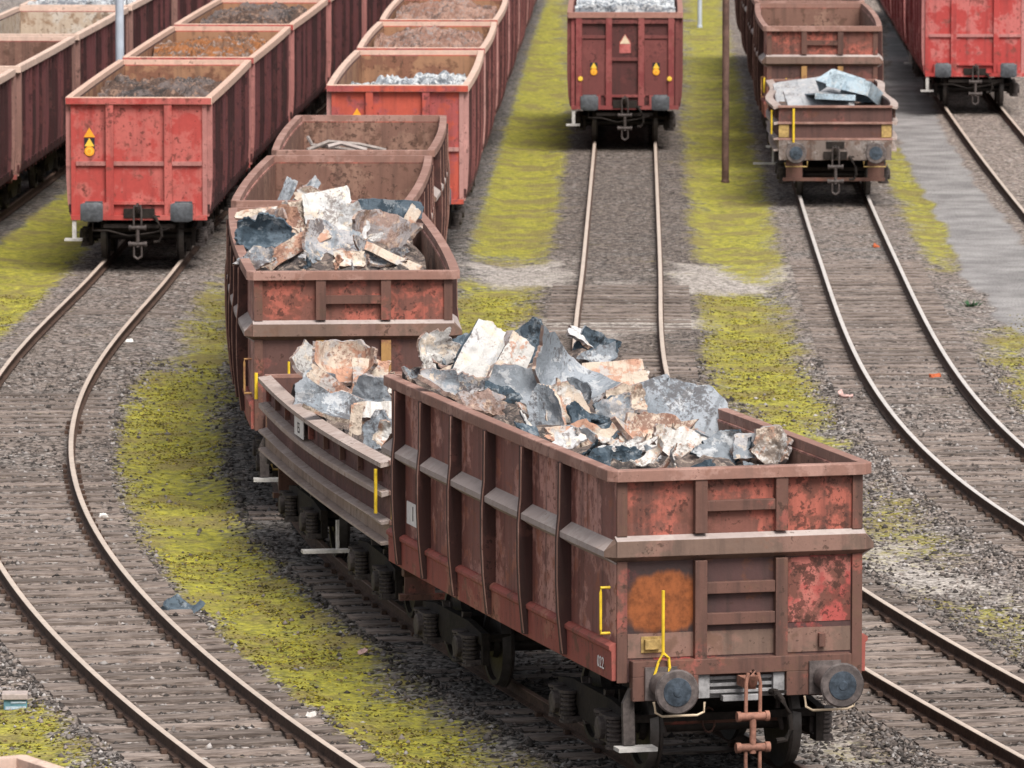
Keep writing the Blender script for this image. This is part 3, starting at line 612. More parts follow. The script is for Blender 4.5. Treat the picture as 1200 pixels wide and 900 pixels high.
# ------------------------------------------------------------------ wagon with a ledge round its waist
def ledge_wagon(loc, yaw, L, label, inside='brown_inside', near=False, full=True, end_up='brown_upper_end', post='brown_frame', bulge=.05, bev=0.0, yellow=True):
    root = empty('open_wagon', loc, yaw); tag(root, label, 'freight wagon', 'open wagons with a ledge round the waist')
    hx, hy = 1.31, L / 2; bx = lambda x, y, z: (x + (1 if x > 0 else -1) * bulge * (1 - (2 * min(abs(y), hy) / L) ** 2) if abs(x) > 1.1 and abs(y) < hy else x, y, z)
    N = 9; ys = linsp(-hy, hy, N)
    P = lambda mb, nm, mt, sm=False, b=bev, lab=None: part(mb, nm, mt, root, sm, b, lab)
    fr = [.178, .338, .498, .655, .805, .935]; fins = [-hy + f * L for f in fr]; ends = [-hy] + fins + [hy]
    for s in (-1, 1):
        m = MB(); m.ybar([(hx - .05, 1.1), (hx, 1.1), (hx, 3.14), (hx - .05, 3.14)], ys, s); side = P(m.warp(bx), 'side_wall', 'brown_side')
        m = MB()
        m.ybar([(hx - .01, 1.08), (hx + .045, 1.08), (hx + .05, 1.38), (hx + .075, 1.40), (hx + .075, 1.44), (hx + .03, 1.47), (hx - .01, 1.47)], ys, s)
        P(m.warp(bx), 'sole_band', 'brown_band')
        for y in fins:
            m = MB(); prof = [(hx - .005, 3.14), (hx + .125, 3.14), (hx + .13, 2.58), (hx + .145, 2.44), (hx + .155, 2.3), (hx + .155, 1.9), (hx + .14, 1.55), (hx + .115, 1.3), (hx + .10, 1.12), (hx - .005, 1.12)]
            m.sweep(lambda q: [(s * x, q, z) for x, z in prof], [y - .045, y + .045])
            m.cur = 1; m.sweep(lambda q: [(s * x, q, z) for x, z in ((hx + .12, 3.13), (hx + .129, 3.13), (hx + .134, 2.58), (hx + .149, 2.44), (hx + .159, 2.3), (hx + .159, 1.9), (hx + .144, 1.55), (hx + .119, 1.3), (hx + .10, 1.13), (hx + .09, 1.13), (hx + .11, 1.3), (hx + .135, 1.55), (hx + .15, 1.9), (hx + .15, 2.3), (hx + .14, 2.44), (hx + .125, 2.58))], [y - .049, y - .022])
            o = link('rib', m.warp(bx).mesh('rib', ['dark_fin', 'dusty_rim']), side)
        for a, b in zip(ends[:-1], ends[1:]):
            a2, b2 = (a + .05 if a > -hy else a), (b - .05 if b < hy else b)
            m = MB(); m.ybar([(hx - .005, 2.52), (hx + .13, 2.42), (hx + .13, 2.36), (hx - .005, 2.27)], linsp(a2, b2, 3), s); m.mi[0:1] = [0]
            link('waist_ledge', m.warp(bx).mesh('waist_ledge', 'pale_ledge'), side)
        m = MB(); m.ybar([(hx - .058, 1.3), (hx - .053, 1.3), (hx - .053, 3.12), (hx - .058, 3.12)], ys, s); P(m.warp(bx), 'inner_lining', inside, b=0)
    for s in (-1, 1):
        y = s * hy
        m = MB(); m.box(-hx + .05, hx - .05, min(y, y - s * .05), max(y, y - s * .05), 2.44, 3.14); P(m, 'upper_end_panel', end_up)
        m = MB(); m.box(-hx + .05, hx - .05, min(y, y - s * .05), max(y, y - s * .05), 1.06, 2.44); low = P(m, 'lower_end_panel', 'brown_lower_end' if near else 'plain_lower_end')
        if near and s < 0:
            m = MB(); m.box(.52, hx - .12, y - .006, y, 1.62, 2.29); P(m, 'repair_plate', 'peeled_red', b=0, lab='repair plate with peeling red paint')
            m = MB(); m.box(-hx + .12, .0, y - .008, y, 1.31, 1.56); m.box(.0, hx - .12, y - .008, y, 1.31, 1.56); P(m, 'skirting_plate', 'ledge_face', b=0)
            m = MB(); m.box(-1.02, -.86, y - .07, y - .009, 1.40, 1.50); m.box(-1.05, -.83, y - .02, y - .009, 1.36, 1.53); P(m, 'lamp_bracket', 'old_yellow', b=.004)
            m = MB(); m.box(.84, .91, y - .06, y - .009, 1.36, 1.50); P(m, 'hook_plate', 'brown_frame', b=.004)
        m = MB(); yy = y - s * .055; m.box(-hx + .06, hx - .06, min(yy, yy - s * .004), max(yy, yy - s * .004), 1.3, 3.12); P(m, 'inner_end', inside, b=0)
        m = MB(); m.xbar([(y - s * .0, 2.57), (y + s * .10, 2.525), (y + s * .105, 2.36), (y - s * .0, 2.30)], [-hx - .02, hx + .02])
        m.mi[0] = 1 if True else 0
        o = P(m, 'end_ledge', ['ledge_face', 'pale_ledge'])
        for e in (-1, 1):                   # mitred ledge corners
            m = MB(); m.add([(e * hx, y, 2.57), (e * hx, y + s * .10, 2.525), (e * (hx + .13), y, 2.42), (e * hx, y, 2.30), (e * hx, y + s * .105, 2.36), (e * (hx + .13), y, 2.36)],
                  [(0, 1, 2), (3, 4, 5), (1, 4, 5, 2), (0, 3, 4, 1), (0, 2, 5, 3)])
            P(m, 'ledge_corner', 'ledge_face', b=0)
        for px in (-.43, .43):
            m = MB(); m.box(px - .065, px + .065, min(y, y + s * .085), max(y, y + s * .085), 1.28, 2.30); P(m, 'end_post', post if near else 'ochre_post'); m = MB(); m.box(px - .065, px + .065, min(y, y + s * .085), max(y, y + s * .085), 2.58, 3.13); P(m, 'end_post', post)
        for e in (-1, 1):
            m = MB(); m.box(min(e * hx, e * (hx - .11)), max(e * hx, e * (hx - .11)), min(y + s * .001, y + s * .035), max(y + s * .001, y + s * .035), 1.06, 2.31)
            m.box(min(e * hx, e * (hx - .11)), max(e * hx, e * (hx - .11)), min(y + s * .001, y + s * .035), max(y + s * .001, y + s * .035), 2.565, 3.13)
            P(m, 'corner_post', post)
        for z0, z1 in ((2.80, 2.91), (1.95, 2.07), (1.63, 1.75)):
            m = MB(); m.box(-.364, .364, min(y + s * .002, y + s * .07), max(y + s * .002, y + s * .07), z0, z1); P(m, 'rung', post)
        m = MB()
        m.box(-1.17, 1.17, min(y + s * .003, y + s * .13), max(y + s * .003, y + s * .13), 1.13, 1.29)
        for e in (-1, 1): m.box(min(e * .47, e * 1.17), max(e * .47, e * 1.17), min(y + s * .003, y + s * .128), max(y + s * .003, y + s * .128), .88, 1.13)
        P(m, 'headstock', 'brown_frame', b=max(bev, .004))
        m = MB(); m.box(-.468, .468, min(y - s * .04, y - s * .08), max(y - s * .04, y - s * .08), .86, 1.05)
        for z in (.92, .99, 1.06): m.box(-.34, .34, min(y + s * .01, y + s * .05), max(y + s * .01, y + s * .05), z, z + .035)
        m.box(-.46, -.34, min(y, y + s * .09), max(y, y + s * .09), .88, 1.125); m.box(.34, .46, min(y, y + s * .09), max(y, y + s * .09), .88, 1.125)
        m.box(-.2, .2, min(y, y + s * .1), max(y, y + s * .1), .84, .9)
        P(m, 'draw_gear', 'grey_plate')
        end_gear(root, L, s < 0, detail=full, rusty=near)
    P(rim_ring(hx, L, .1, 3.25, .12, .09, bulge), 'top_rim', 'dusty_rim')
    m = MB(); m.box(-hx + .06, hx - .06, -hy + .06, hy - .06, 1.22, 1.3); m.box(-.9, -.75, -hy, hy, .85, 1.22); m.box(.75, .9, -hy, hy, .85, 1.22)
    for q in linsp(-hy + .4, hy - .4, 6): m.box(-.75, .75, q - .06, q + .06, .95, 1.22)
    P(m, 'underframe', 'black_iron', b=0)
    for s in (-1, 1): make_bogie(root, s * (hy - 1.8 if L < 10 else hy - 2.2), full)
    if full and yellow:
        m = MB(); x = -.86; y = -hy - .17
        m.tube([(x, y, 1.36), (x, y, 2.02)], .017, 8); m.tube([(x, y, 1.38), (x + .06, y, 1.32), (x + .07, y, 1.22), (x + .05, y, 1.16), (x - .06, y, 1.15), (x - .1, y, 1.12)], .016, 6)
        m.tube([(x, y, 1.38), (x - .05, y, 1.28), (x - .09, y, 1.15)], .014, 6); P(m, 'shunter_handrail', 'yellow_paint', True, 0)
        m = MB(); xx = -hx - .13; yy = -hy + .12
        m.tube([(xx + .1, yy, 2.03), (xx, yy, 2.03), (xx, yy, 1.98), (xx, yy, 1.60), (xx, yy, 1.56), (xx + .1, yy, 1.56)], .015, 8); P(m, 'corner_handle', 'yellow_paint' if near else 'ochre_post', True, 0)
        if near:
            m = MB(); m.tube([(-.62, -hy + .75, .52), (.66, -hy + .75, .52)], .04, 8); P(m, 'brake_beam', 'brown_frame', True, 0)
            for e in (-.62, .66):
                m = MB(); m.tube([(e, -hy + .72, .86), (e - .03, -hy + .70, .6), (e + .03, -hy + .70, .40)], .03, 6); P(m, 'brake_hanger', 'grimy_grey', True, 0)
            m = MB(); m.tube([(-.12 + .07 * math.cos(t), -hy + .68, .53 + .13 * math.sin(t)) for t in linsp(0, 6.28, 13)], .012, 6); P(m, 'chain_ring', 'brown_frame', True, 0)
            m = MB(); m.box(-1.0, 1.0, -hy + .95, -hy + 1.0, .62, .84); P(m, 'bogie_beam', 'black_iron', b=0)
        for e in (-1, 1):
            m = MB(); xx = e * .80; y = -hy - .45
            m.tube([(xx - .24, y, .92), (xx - .22, y, .81), (xx - .15, y, .77), (xx + .22, y, .77), (xx + .29, y, .80), (xx + .3, y, .90)], .013, 6); P(m, 'coupler_handle', 'cream_paint', True, 0)
        m = MB(); m.sweep(lambda q: [(q[0] - .06, -hy - .05, q[1]), (q[0] + .06, -hy - .05, q[1]), (q[0] + .06, -hy + .02, q[1]), (q[0] - .06, -hy + .02, q[1])], [(-1.0, 1.05), (-1.12, 1.0), (-1.19, .85), (-1.18, .42)])
        step = P(m, 'step_bracket', 'grimy_grey', b=0)
        m = MB(); m.box(-1.33, -.92, -hy - .19, -hy + .02, .37, .41); link('step_tread', m.mesh('step_tread', 'step_metal'), step)
    return root

# ------------------------------------------------------------------ low wagon with drop sides
def low_wagon(loc, yaw, L, label, bl, br, inside='brown_inside', plate=None, sway=None):
    root = empty('low_wagon', loc, yaw); tag(root, label, 'freight wagon', 'low sided wagons')
    hx, hy = 1.24, L / 2; N = 15; ys = linsp(-hy, hy, N)
    def wob(y, e):
        t = (y + hy) / L
        return (bl if e < 0 else br) * math.sin(math.pi * t) + (sway or 0) * math.sin(2.0 * math.pi * t + (0 if e < 0 else 1.2)) * math.sin(math.pi * t) ** .5
    P = lambda mb, nm, mt, sm=False, b=0: part(mb, nm, mt, root, sm, b)
    def bx(x, y, z): e = 1 if x > 0 else -1; return (x + e * wob(y, e) * (1 if z > 1.5 else .8 if z > 1.3 else .4), y, z) if abs(x) > 1 else (x, y, z)
    for s in (-1, 1):
        m = MB(); m.ybar([(hx - .04, 1.34), (hx, 1.34), (hx, 2.02), (hx - .04, 2.02)], ys, s); side = P(m.warp(bx), 'side_board', 'board_side')
        for nm, z, w_ in (('top_rail', 2.06, .12), ('middle_rail', 1.71, .11)):
            m = MB(); m.ybar([(hx - .05, z - .05), (hx + w_, z - .085), (hx + w_, z - .03), (hx - .05, z)], ys, s); link(nm, m.warp(bx).mesh(nm, 'low_rail'), side)
        for y in linsp(-hy + .5, hy - .5, 9):
            m = MB(); m.box(min(s * hx, s * (hx + .06)), max(s * hx, s * (hx + .06)), y - .04, y + .04, 1.76, 1.995); link('stake', m.warp(bx).mesh('stake', 'brown_frame'), side)
        m = MB(); m.ybar([(hx - .02, 1.31), (hx + .115, 1.295), (hx + .115, 1.325), (hx - .02, 1.36)], ys, s); P(m.warp(bx), 'sill_flange', 'low_rail')
        m = MB(); m.ybar([(hx - .02, 1.10), (hx + .02, 1.10), (hx + .02, 1.30), (hx - .02, 1.30)], ys, s); sill = P(m.warp(bx), 'side_sill', 'sill_paint')
        m = MB(); m.ybar([(hx - .02, 1.06), (hx + .115, 1.05), (hx + .115, 1.08), (hx - .02, 1.10)], ys, s); link('lower_flange', m.warp(bx).mesh('lower_flange', 'low_rail'), sill)
        y = s * hy; a, b = min(y, y - s * .05), max(y, y - s * .05)
        m = MB(); m.box(-hx + .04, hx - .04, a, b, 1.30, 2.02); end = P(m, 'end_board', 'plain_lower_end')
        for nm, z in (('end_rail', 2.06), ('end_rail', 1.70), ('end_rail', 1.345)):
            m = MB(); m.box(-hx - .02, hx + .02, min(y - s * .05, y + s * .07), max(y - s * .05, y + s * .07), z - .045, z); link(nm, m.mesh(nm, 'dusty_rim'), end)
        m = MB()
        for e in (-1, 1): m.box(min(e * (hx - .22), e * hx), max(e * (hx - .22), e * hx), min(y + s * .002, y + s * .03), max(y + s * .002, y + s * .03), 1.36, 1.64)
        P(m, 'corner_plate', 'old_yellow')
        m = MB(); m.box(-hx, hx, min(y, y + s * .12), max(y, y + s * .12), .86, 1.29); P(m, 'headstock', 'grey_rust' if s < 0 else 'grimy_grey', b=.004)
        m = MB(); m.box(-.26, .26, min(y + s * .1, y + s * .16), max(y + s * .1, y + s * .16), .88, 1.05); m.box(-.2, .2, min(y + s * .1, y + s * .135), max(y + s * .1, y + s * .135), 1.12, 1.27); P(m, 'draw_gear', 'black_iron')
        end_gear(root, L, s < 0)
        m = MB(); m.tube([(-.92, s * (hy + .13), 1.25), (-.92, s * (hy + .13), 2.0)], .026, 8); P(m, 'shunter_handrail', 'yellow_paint', True)
        for e in (-1, 1):
            m = MB(); m.tube([(e * .62, s * (hy + .4), .86), (e * .62, s * (hy + .4), .74), (e * 1.1, s * (hy + .4), .74), (e * 1.12, s * (hy + .4), .82)], .015, 6); P(m, 'coupler_handle', 'old_yellow', True)
        m = MB(); m.box(-1.15, 1.1, min(s * hy, s * (hy + .12)), max(s * hy, s * (hy + .12)), .40, .47)
        for e in (-1, 1): m.box(min(e * .72, e * 1.08), max(e * .72, e * 1.08), min(s * hy, s * (hy + .06)), max(s * hy, s * (hy + .06)), .47, .86)
        P(m, 'foot_step', 'brown_frame')
    m = MB(); m.box(-hx + .04, hx - .04, -hy + .05, hy - .05, 1.22, 1.32); m.box(-.9, -.75, -hy, hy, .85, 1.22); m.box(.75, .9, -hy, hy, .85, 1.22); P(m, 'underframe', 'black_iron')
    m = MB(); m.tube([(-1.2 - .06, hy - 1.1, 1.38), (-1.33, hy - 1.1, 1.5), (-1.36, hy - 1.1, 1.95)], .02, 6) if False else m.tube([(-hx - .16, -hy + .12, 1.42), (-hx - .16, -hy + .12, 1.95)], .021, 8)
    m.tube([(-hx - .16, hy - .12, 1.75), (-hx - .16, hy - .12, 2.1)], .024, 8); P(m, 'corner_handle', 'yellow_paint', True)
    m = MB(); m.box(-1.75, -1.15, -hy + 3.5, -hy + 3.66, .50, .54); m.tube([(-1.3, -hy + 3.6, .9), (-1.3, -hy + 3.6, .52)], .025, 6); P(m, 'side_step', 'step_metal')
    for s in (-1, 1): make_bogie(root, s * (hy - 2.1))
    if plate:
        y = -hy + plate; e = -hx - wob(y, -1) - .006
        e -= .07; m = MB(); m.box(e - .012, e, y - .36, y + .36, 1.72, 1.99); pl = P(m, 'number_plate', 'white_paint')
        text_mark(pl, 'E5', .19, (e - .014, y, 1.825), (R(90), 0, R(-90)), 'black_paint')
    return root

# ------------------------------------------------------------------ long red wagon with many side posts
def warning_stack(root, x, y, z, s=1.0, upper=True):
    y -= .035 if not upper else 0; m = MB(); m.cur = 0; m.box(x - .12 * s, x + .12 * s, y - .006, y, z - .34 * s, z + .02 * s)
    tri = lambda zc, r, yy, mi: (setattr(m, 'cur', mi), m.sweep(lambda q: [(x - r, q, zc - r * .7), (x + r, q, zc - r * .7), (x, q, zc + r)], [yy, yy - .006]))
    if upper: tri(z + .13 * s, .13 * s, y - .002, 1)
    tri(z - .09 * s, .11 * s, y - .008, 2)
    m.cur = 1; m.lathe_y((x, y - .008, z - .28 * s), [(0, .115 * s), (.006, .115 * s)], 18, -1)
    m.cur = 2; m.lathe_y((x, y - .015, z - .28 * s), [(0, .075 * s), (.004, .075 * s)], 18, -1); m.cur = 1; m.lathe_y((x, y - .02, z - .28 * s), [(0, .05 * s), (.004, .05 * s)], 18, -1)
    part(m, 'warning_sign', ['black_paint', 'sign_amber', 'sign_yellow'], root)
def red_wagon(loc, yaw, L, label, pal, group, inside='tan_inside', full=True, posts=(-.57, .57), midz=1.96, signs=(), front=True, rear=False, style='red', bulge=.02):
    global WAGONS; WAGONS += 1
    root = empty('red_wagon' if style == 'red' else 'maroon_wagon', loc, yaw); tag(root, label, 'freight wagon', group)
    hx, hy = 1.33, L / 2; bx = lambda x, y, z: (x + (1 if x > 0 else -1) * bulge * (1 - (2 * min(abs(y), hy) / L) ** 2) if abs(x) > 1.1 else x, y, z)
    ys = linsp(-hy, hy, 9); P = lambda mb, nm, mt, sm=False, b=0: part(mb, nm, mt, root, sm, b)
    for s in (-1, 1):
        m = MB(); m.ybar([(hx - .05, 1.0), (hx, 1.0), (hx, 3.16), (hx - .05, 3.16)], ys, s); side = P(m.warp(bx), 'side_wall', pal + '_side')
        n = 17
        for i in range(n + 1):
            y = -hy + .09 + (L - .18) * i / n; door = i in (5, 12); rk = '_post' if i in (0, n) else ('_rib' if (i * 7 + WAGONS * 3) % 5 in (0, 3) or door else '_side')
            m = MB(); d = .10; wd = .13 if i in (0, n) else (.08 if door else .03)
            prof = [(hx - .002, 3.15), (hx + d, 3.15), (hx + d, 1.7), (hx + d * .75, 1.2), (hx + d * .3, .92), (hx - .002, .92)]
            m.sweep(lambda q: [(s * x, q, z) for x, z in prof], [y - wd / 2, y + wd / 2])
            link('door_post' if door else 'side_post', m.warp(bx).mesh('side_post', pal + rk), side)
        m = MB(); m.ybar([(hx, 1.0), (hx + .05, 1.0), (hx + .05, 1.16), (hx, 1.16)], ys, s); P(m.warp(bx), 'side_sill', pal + '_side')
        m = MB(); m.ybar([(hx - .06, 1.3), (hx - .055, 1.3), (hx - .055, 3.14), (hx - .06, 3.14)], ys, s); P(m.warp(bx), 'inner_lining', inside)
        y = s * hy; a, b = min(y, y - s * .05), max(y, y - s * .05); q0, q1 = lambda d: min(y, y + s * d), lambda d: max(y, y + s * d)
        m = MB(); m.box(-hx + .05, hx - .05, a, b, .9, 3.16); P(m, 'end_wall', 'maroon_panel' if pal == 'dark_maroon' else pal + '_end')
        yy = y - s * .055; m = MB(); m.box(-hx + .06, hx - .06, min(yy, yy - s * .004), max(yy, yy - s * .004), 1.3, 3.14); P(m, 'inner_end', inside)
        for px in posts:
            m = MB(); m.box(px - .075, px + .075, q0(.09), q1(.09), .95, 3.14); P(m, 'end_post', pal + '_end', b=.006 if s < 0 and full else 0)
        for e in (-1, 1):
            m = MB(); m.box(min(e * hx, e * (hx - .09)), max(e * hx, e * (hx - .09)), q0(.03), q1(.03), .88, 3.14); P(m, 'corner_post', pal + ('_post' if e > 0 else '_end'))
        xs_ = [-hx + .1] + [v for px in posts for v in (px - .076, px + .076)] + [hx - .1]
        m = MB()
        for i in range(0, len(xs_), 2):
            if pal == 'dark_maroon' and i in (0, 8): continue
            zz = midz + (.55 if pal == 'dark_maroon' and i != 4 else 0)
            m.box(xs_[i], xs_[i + 1], q0(.055), q1(.055), zz - .04, zz + .04)
        if pal == 'dark_maroon': m.box(-1.06, -.48, q0(.03), q1(.03), 1.2, 2.58); m.box(.48, 1.06, q0(.03), q1(.03), 1.2, 2.58); m.box(-hx + .1, hx - .1, q0(.07), q1(.07), 2.98, 3.08)
        P(m, 'cross_rail', pal + '_post' if s < 0 else pal + '_end')
        m = MB(); m.box(-hx, hx, q0(.13), q1(.13), .86, .95); m.box(-1.1, -.6, q0(.125), q1(.125), .95, 1.2); m.box(.6, 1.1, q0(.125), q1(.125), .95, 1.2); m.box(-.5, .5, q0(.07), q1(.07), 1.16, 1.22); P(m, 'headstock', pal + '_end')
        if full:
            m = MB(); m.box(-.3, .3, q0(.15), q1(.15), .9, 1.08); m.box(-.7, .7, q0(.05), q1(.05), .70, .78); m.tube([(-.9, y + s * .2, .86), (-.9, y + s * .2, .66), (-.6, y + s * .2, .66), (-.2, y + s * .15, .55), (.3, y + s * .15, .62), (.6, y + s * .2, .7)], .02, 6); P(m, 'draw_gear', 'black_iron')
            end_gear(root, L, s < 0, True)
            m = MB(); m.box(-hx + .02, -hx + .10, q0(.1), q1(.1), .5, .9) ; m.box(-hx - .12, -hx + .22, q0(.28), q1(.28), .46, .50); P(m, 'foot_step', 'step_metal')
    m = rim_ring(hx, L, .1, 3.26, .14, .03, bulge); P(m, 'top_rim', [pal + '_rim', pal + '_end'])
    if pal in ('red', 'orange_red', 'vivid_red'):
        m = MB(); m.box(-hx - .09, hx + .09, -hy - .106, -hy - .1005, 3.125, 3.245); P(m, 'rim_face', pal + '_end')
    m = MB(); m.box(-hx + .06, hx - .06, -hy + .06, hy - .06, 1.22, 1.3); m.box(-.9, -.75, -hy, hy, .85, 1.22); m.box(.75, .9, -hy, hy, .85, 1.22); m.box(-.4, .4, -1.6, 1.6, .5, .9); P(m, 'underframe', 'black_iron')
    for s in (-1, 1): make_bogie(root, s * (hy - 2.0), full)
    for (x, z, sc, up) in signs: warning_stack(root, x, -hy - .002, z, sc, up)
    return root

# ------------------------------------------------------------------ the trains
# scrap train, foreground track
near_yaw = math.atan2(2.43, 9.16); NF = at(867, 546, 3.25)
loc, yaw = place(2, NF[1], 9.55, near_yaw, NF[0])
near = ledge_wagon(loc, yaw, 9.55, 'large rust brown wagon in the foreground heaped with torn scrap plate', near=True, bev=.006, bulge=.03)
hy = 9.55 / 2; xw = -1.31 - .03 * .5
m = MB(); y = -hy + .885 * 9.55; xw = -1.31 - .03 * (1 - (2 * y / 9.55) ** 2) - .004; m.box(xw - .01, xw, y - .3, y + .3, 1.62, 1.88); pl = part(m, 'number_plate', 'white_paint', near)
text_mark(pl, '1', .24, (xw - .012, y, 1.75), (R(90), 0, R(-90)), 'grimy_grey')
text_mark(near, '022', .17, (-1.31 - .058, -hy + .38, 1.22), (R(90), 0, R(-90)), 'white_paint')
ll, yy_ = place(2, 76.4, 9.9); lowA = low_wagon(ll, yy_, 9.9, 'low brown wagon with bowed drop sides between the two tall scrap wagons', .15, .10, plate=5.6)
l3, y3 = place(2, 88.3, 10.9, math.atan2(.72, 10.9), -2.17); w3 = ledge_wagon(l3, y3, 10.9, 'tall maroon wagon filled with pale scrap sheets behind the low bowed wagon', bulge=.07); w3.scale = (1.035, 1, 1)
l4, y4 = place(2, 100.6, 9.8); w4 = ledge_wagon(l4, y4, 9.8, 'nearly empty rust brown wagon behind the tall maroon wagon, few grey strips poking up', bulge=.065, yellow=False)
l5, y5 = place(2, 111.8, 9.2); w5 = ledge_wagon(l5, y5, 9.2, 'last brown wagon of the scrap train, pale bent strips inside, before the orange red wagon', bulge=.065, yellow=False)
# red train, left track
G1, G3, G0, G6, G5 = 'red wagons of the left train', 'orange red wagons left of centre', 'dark wagons at the upper left', 'vivid red wagons at the upper right', 'wagons behind the low wagon with blue grey sheets'
FAR1 = 'dark sided red wagon far back in the left train, cut by the top edge'
lab1 = ['leading red wagon of the left train with three yellow signs on its end', 'second red wagon of the left train holding orange brown swarf', 'third red wagon of the left train holding grey swarf at the top edge']
Yf = 126.4; t1 = []
for i in range(8):
    L = 12.85; lo, ya = place(1, Yf, L)
    t1.append(red_wagon(lo, ya, L, lab1[i] if i < 3 else FAR1, 'red', G1, full=i < 1, signs=[(-.97, 2.44, .85, True)] if i == 0 else ())); Yf += L + 1.2
lab3 = ['leading orange red wagon with a white heap inside, behind the scrap train', 'second orange red wagon holding salmon brown scrap', 'third orange red wagon holding a grey and brown heap']
FAR3 = 'orange red wagon far back behind the three heaped ones, cut off by the top edge'
Yf = 130.4; t3 = []
for i in range(8):
    L = [12.6, 11.3, 12.3][i] if i < 3 else 12.6; lo, ya = place(3, Yf, L)
    t3.append(red_wagon(lo, ya, L, lab3[i] if i < 3 else FAR3, 'orange_red', G3, full=i < 1, signs=[(-.82, 2.54, .95, True)] if i == 0 else (), bulge=.05)); Yf += L + 1.2
lab0 = ['dark wagon cut off by the left edge, nearest of its train', 'dark ribbed wagon with a tan rim at the left edge, brown inside', 'dark ribbed wagon with whitish stained inner end left of the grey pole', 'dark ribbed wagon with a white heap behind the grey pole', 'dark ribbed wagon right of the grey pole at the top edge']
Yf = 122.1 - 12.95; t0 = []
for i in range(6):
    L = 12.8 if i != 2 else 11.8; lo, ya = place(0, Yf, L)
    if i > 0: t0.append(red_wagon(lo, ya, L, lab0[i - 1], 'maroon', G0, inside='stained_inside' if i == 3 else 'brown_inside', full=False))
    Yf += L + 1.15
# maroon wagon, middle track
lo, ya = place(4, 160.2, 12.8)
w_mid = red_wagon(lo, ya, 12.8, 'dark maroon wagon with a white load standing alone on the middle track', 'dark_maroon', 'maroon wagon', inside='brown_inside', posts=(-1.14, -.40, .40, 1.14), midz=2.1, style='maroon', signs=[(-.77, 2.0, .75, False), (.77, 2.0, .75, False)])
m = MB(); yq = -6.4 - .012
m.sweep(lambda q: [(-.14, q, 2.25), (.14, q, 2.25), (.14, q, 2.52), (0, q, 2.72), (-.14, q, 2.52)], [yq, yq + .012]); m.cur = 1; m.sweep(lambda q: [(-.13, q, 2.48), (.13, q, 2.48), (0, q, 2.70)], [yq - .006, yq - .001]); part(m, 'arrow_plate', ['vivid_red_end', 'cream_paint'], w_mid)
m = MB()
for e in (-1.1, 1.1): m.lathe_y((e, -6.4 - .095, 1.62), [(0, .06), (.02, .06), (.025, .02)], 12, -1)
part(m, 'reflector', 'sign_yellow', w_mid)
# right track
lo, ya = place(5, 142.7, 9.8); lowB = low_wagon(lo, ya, 9.8, 'low brown wagon with pale blue grey sheets on the right hand track', .05, .03, sway=.10)
lo, ya = place(5, 153.7, 11.3); w7 = ledge_wagon(lo, ya, 11.3, 'tall brown wagon with ochre end posts directly behind the low wagon of blue grey sheets', bulge=.08)
Yf = 166.3
for i in range(3):
    lo, ya = place(5, Yf, 10.6); ledge_wagon(lo, ya, 10.6, 'dark brown wagon far back on the right hand track, mostly hidden by another wagon', full=False, bulge=.06, yellow=False); Yf += 11.9
Yf = 174.0; lab6 = ['vivid red wagon on the far right track with grey buffers']
for i in range(4):
    lo, ya = place(6, Yf, 12.8); red_wagon(lo, ya, 12.8, lab6[0] if i == 0 else 'red wagon behind the vivid red one with pale door posts', 'vivid_red', G6, full=i < 1); Yf += 14.05
# corner of a wagon at the bottom left
c1 = Vector((*at(28, 884, 3.26), 0)); d = Vector((.49, -.87, 0)).normalized(); r_ = Vector((d.y, -d.x, 0))
loc = c1 + d * (6.4 + .1) + r_ * 1.42; yaw = math.atan2(-d.x, d.y) + math.pi
red_wagon((loc.x, loc.y, 0), yaw, 12.8, 'pinkish wagon rim corner poking in at the bottom left', 'maroon', 'wagon at the bottom left edge', full=False)

# ------------------------------------------------------------------ loads
def heap(root, L, half, pts, mat, label, z0=1.32, rough=.16, base=None, seed=0, n=(26, 60), cat='scrap heap', name='scrap_heap', margin=.09):
    """loose load inside a wagon; pts [(x, y, height)] in wagon coordinates"""
    nx, ny = n; m = MB(); M = root.matrix_basis; hw = half - margin
    top = []
    for j in range(ny):
        for i in range(nx):
            x = -hw + 2 * hw * i / (nx - 1); y = -L / 2 + .12 + (L - .24) * j / (ny - 1); sw = 0; sz = 0
            for px, py, pz in pts:
                w_ = 1 / (((x - px) * 1.2) ** 2 + (y - py) ** 2 + .08) ** 1.6; sw += w_; sz += w_ * pz
            z = sz / sw + rough * (mnoise.fractal(Vector((x * 1.8 + seed, y * 1.8, seed * 3.1)), 0.8, 2.1, 4) + .8 * (.4 - abs(mnoise.noise(Vector((x * 4.6, y * 4.6, seed * 1.3))))) + .6 * (.4 - abs(mnoise.noise(Vector((x * 10, y * 10, seed * 2.3))))))
            top.append((x, y, max(z0 + .03, z)))
    fs = [(j * nx + i, j * nx + i + 1, (j + 1) * nx + i + 1, (j + 1) * nx + i) for j in range(ny - 1) for i in range(nx - 1)]
    o = len(top); bot = [(x, y, z0) for x, y, z in top]
    per = [i for i in range(nx)] + [j * nx + nx - 1 for j in range(1, ny)] + [(ny - 1) * nx + i for i in range(nx - 2, -1, -1)] + [j * nx for j in range(ny - 2, 0, -1)]
    m.add(top + [bot[p] for p in per], fs + [(per[i], per[(i + 1) % len(per)], o + (i + 1) % len(per), o + i) for i in range(len(per))])
    ob = link(name, m.mesh(name, mat)); ob.location = root.location; ob.rotation_euler = root.rotation_euler
    return tag(ob, label, cat)

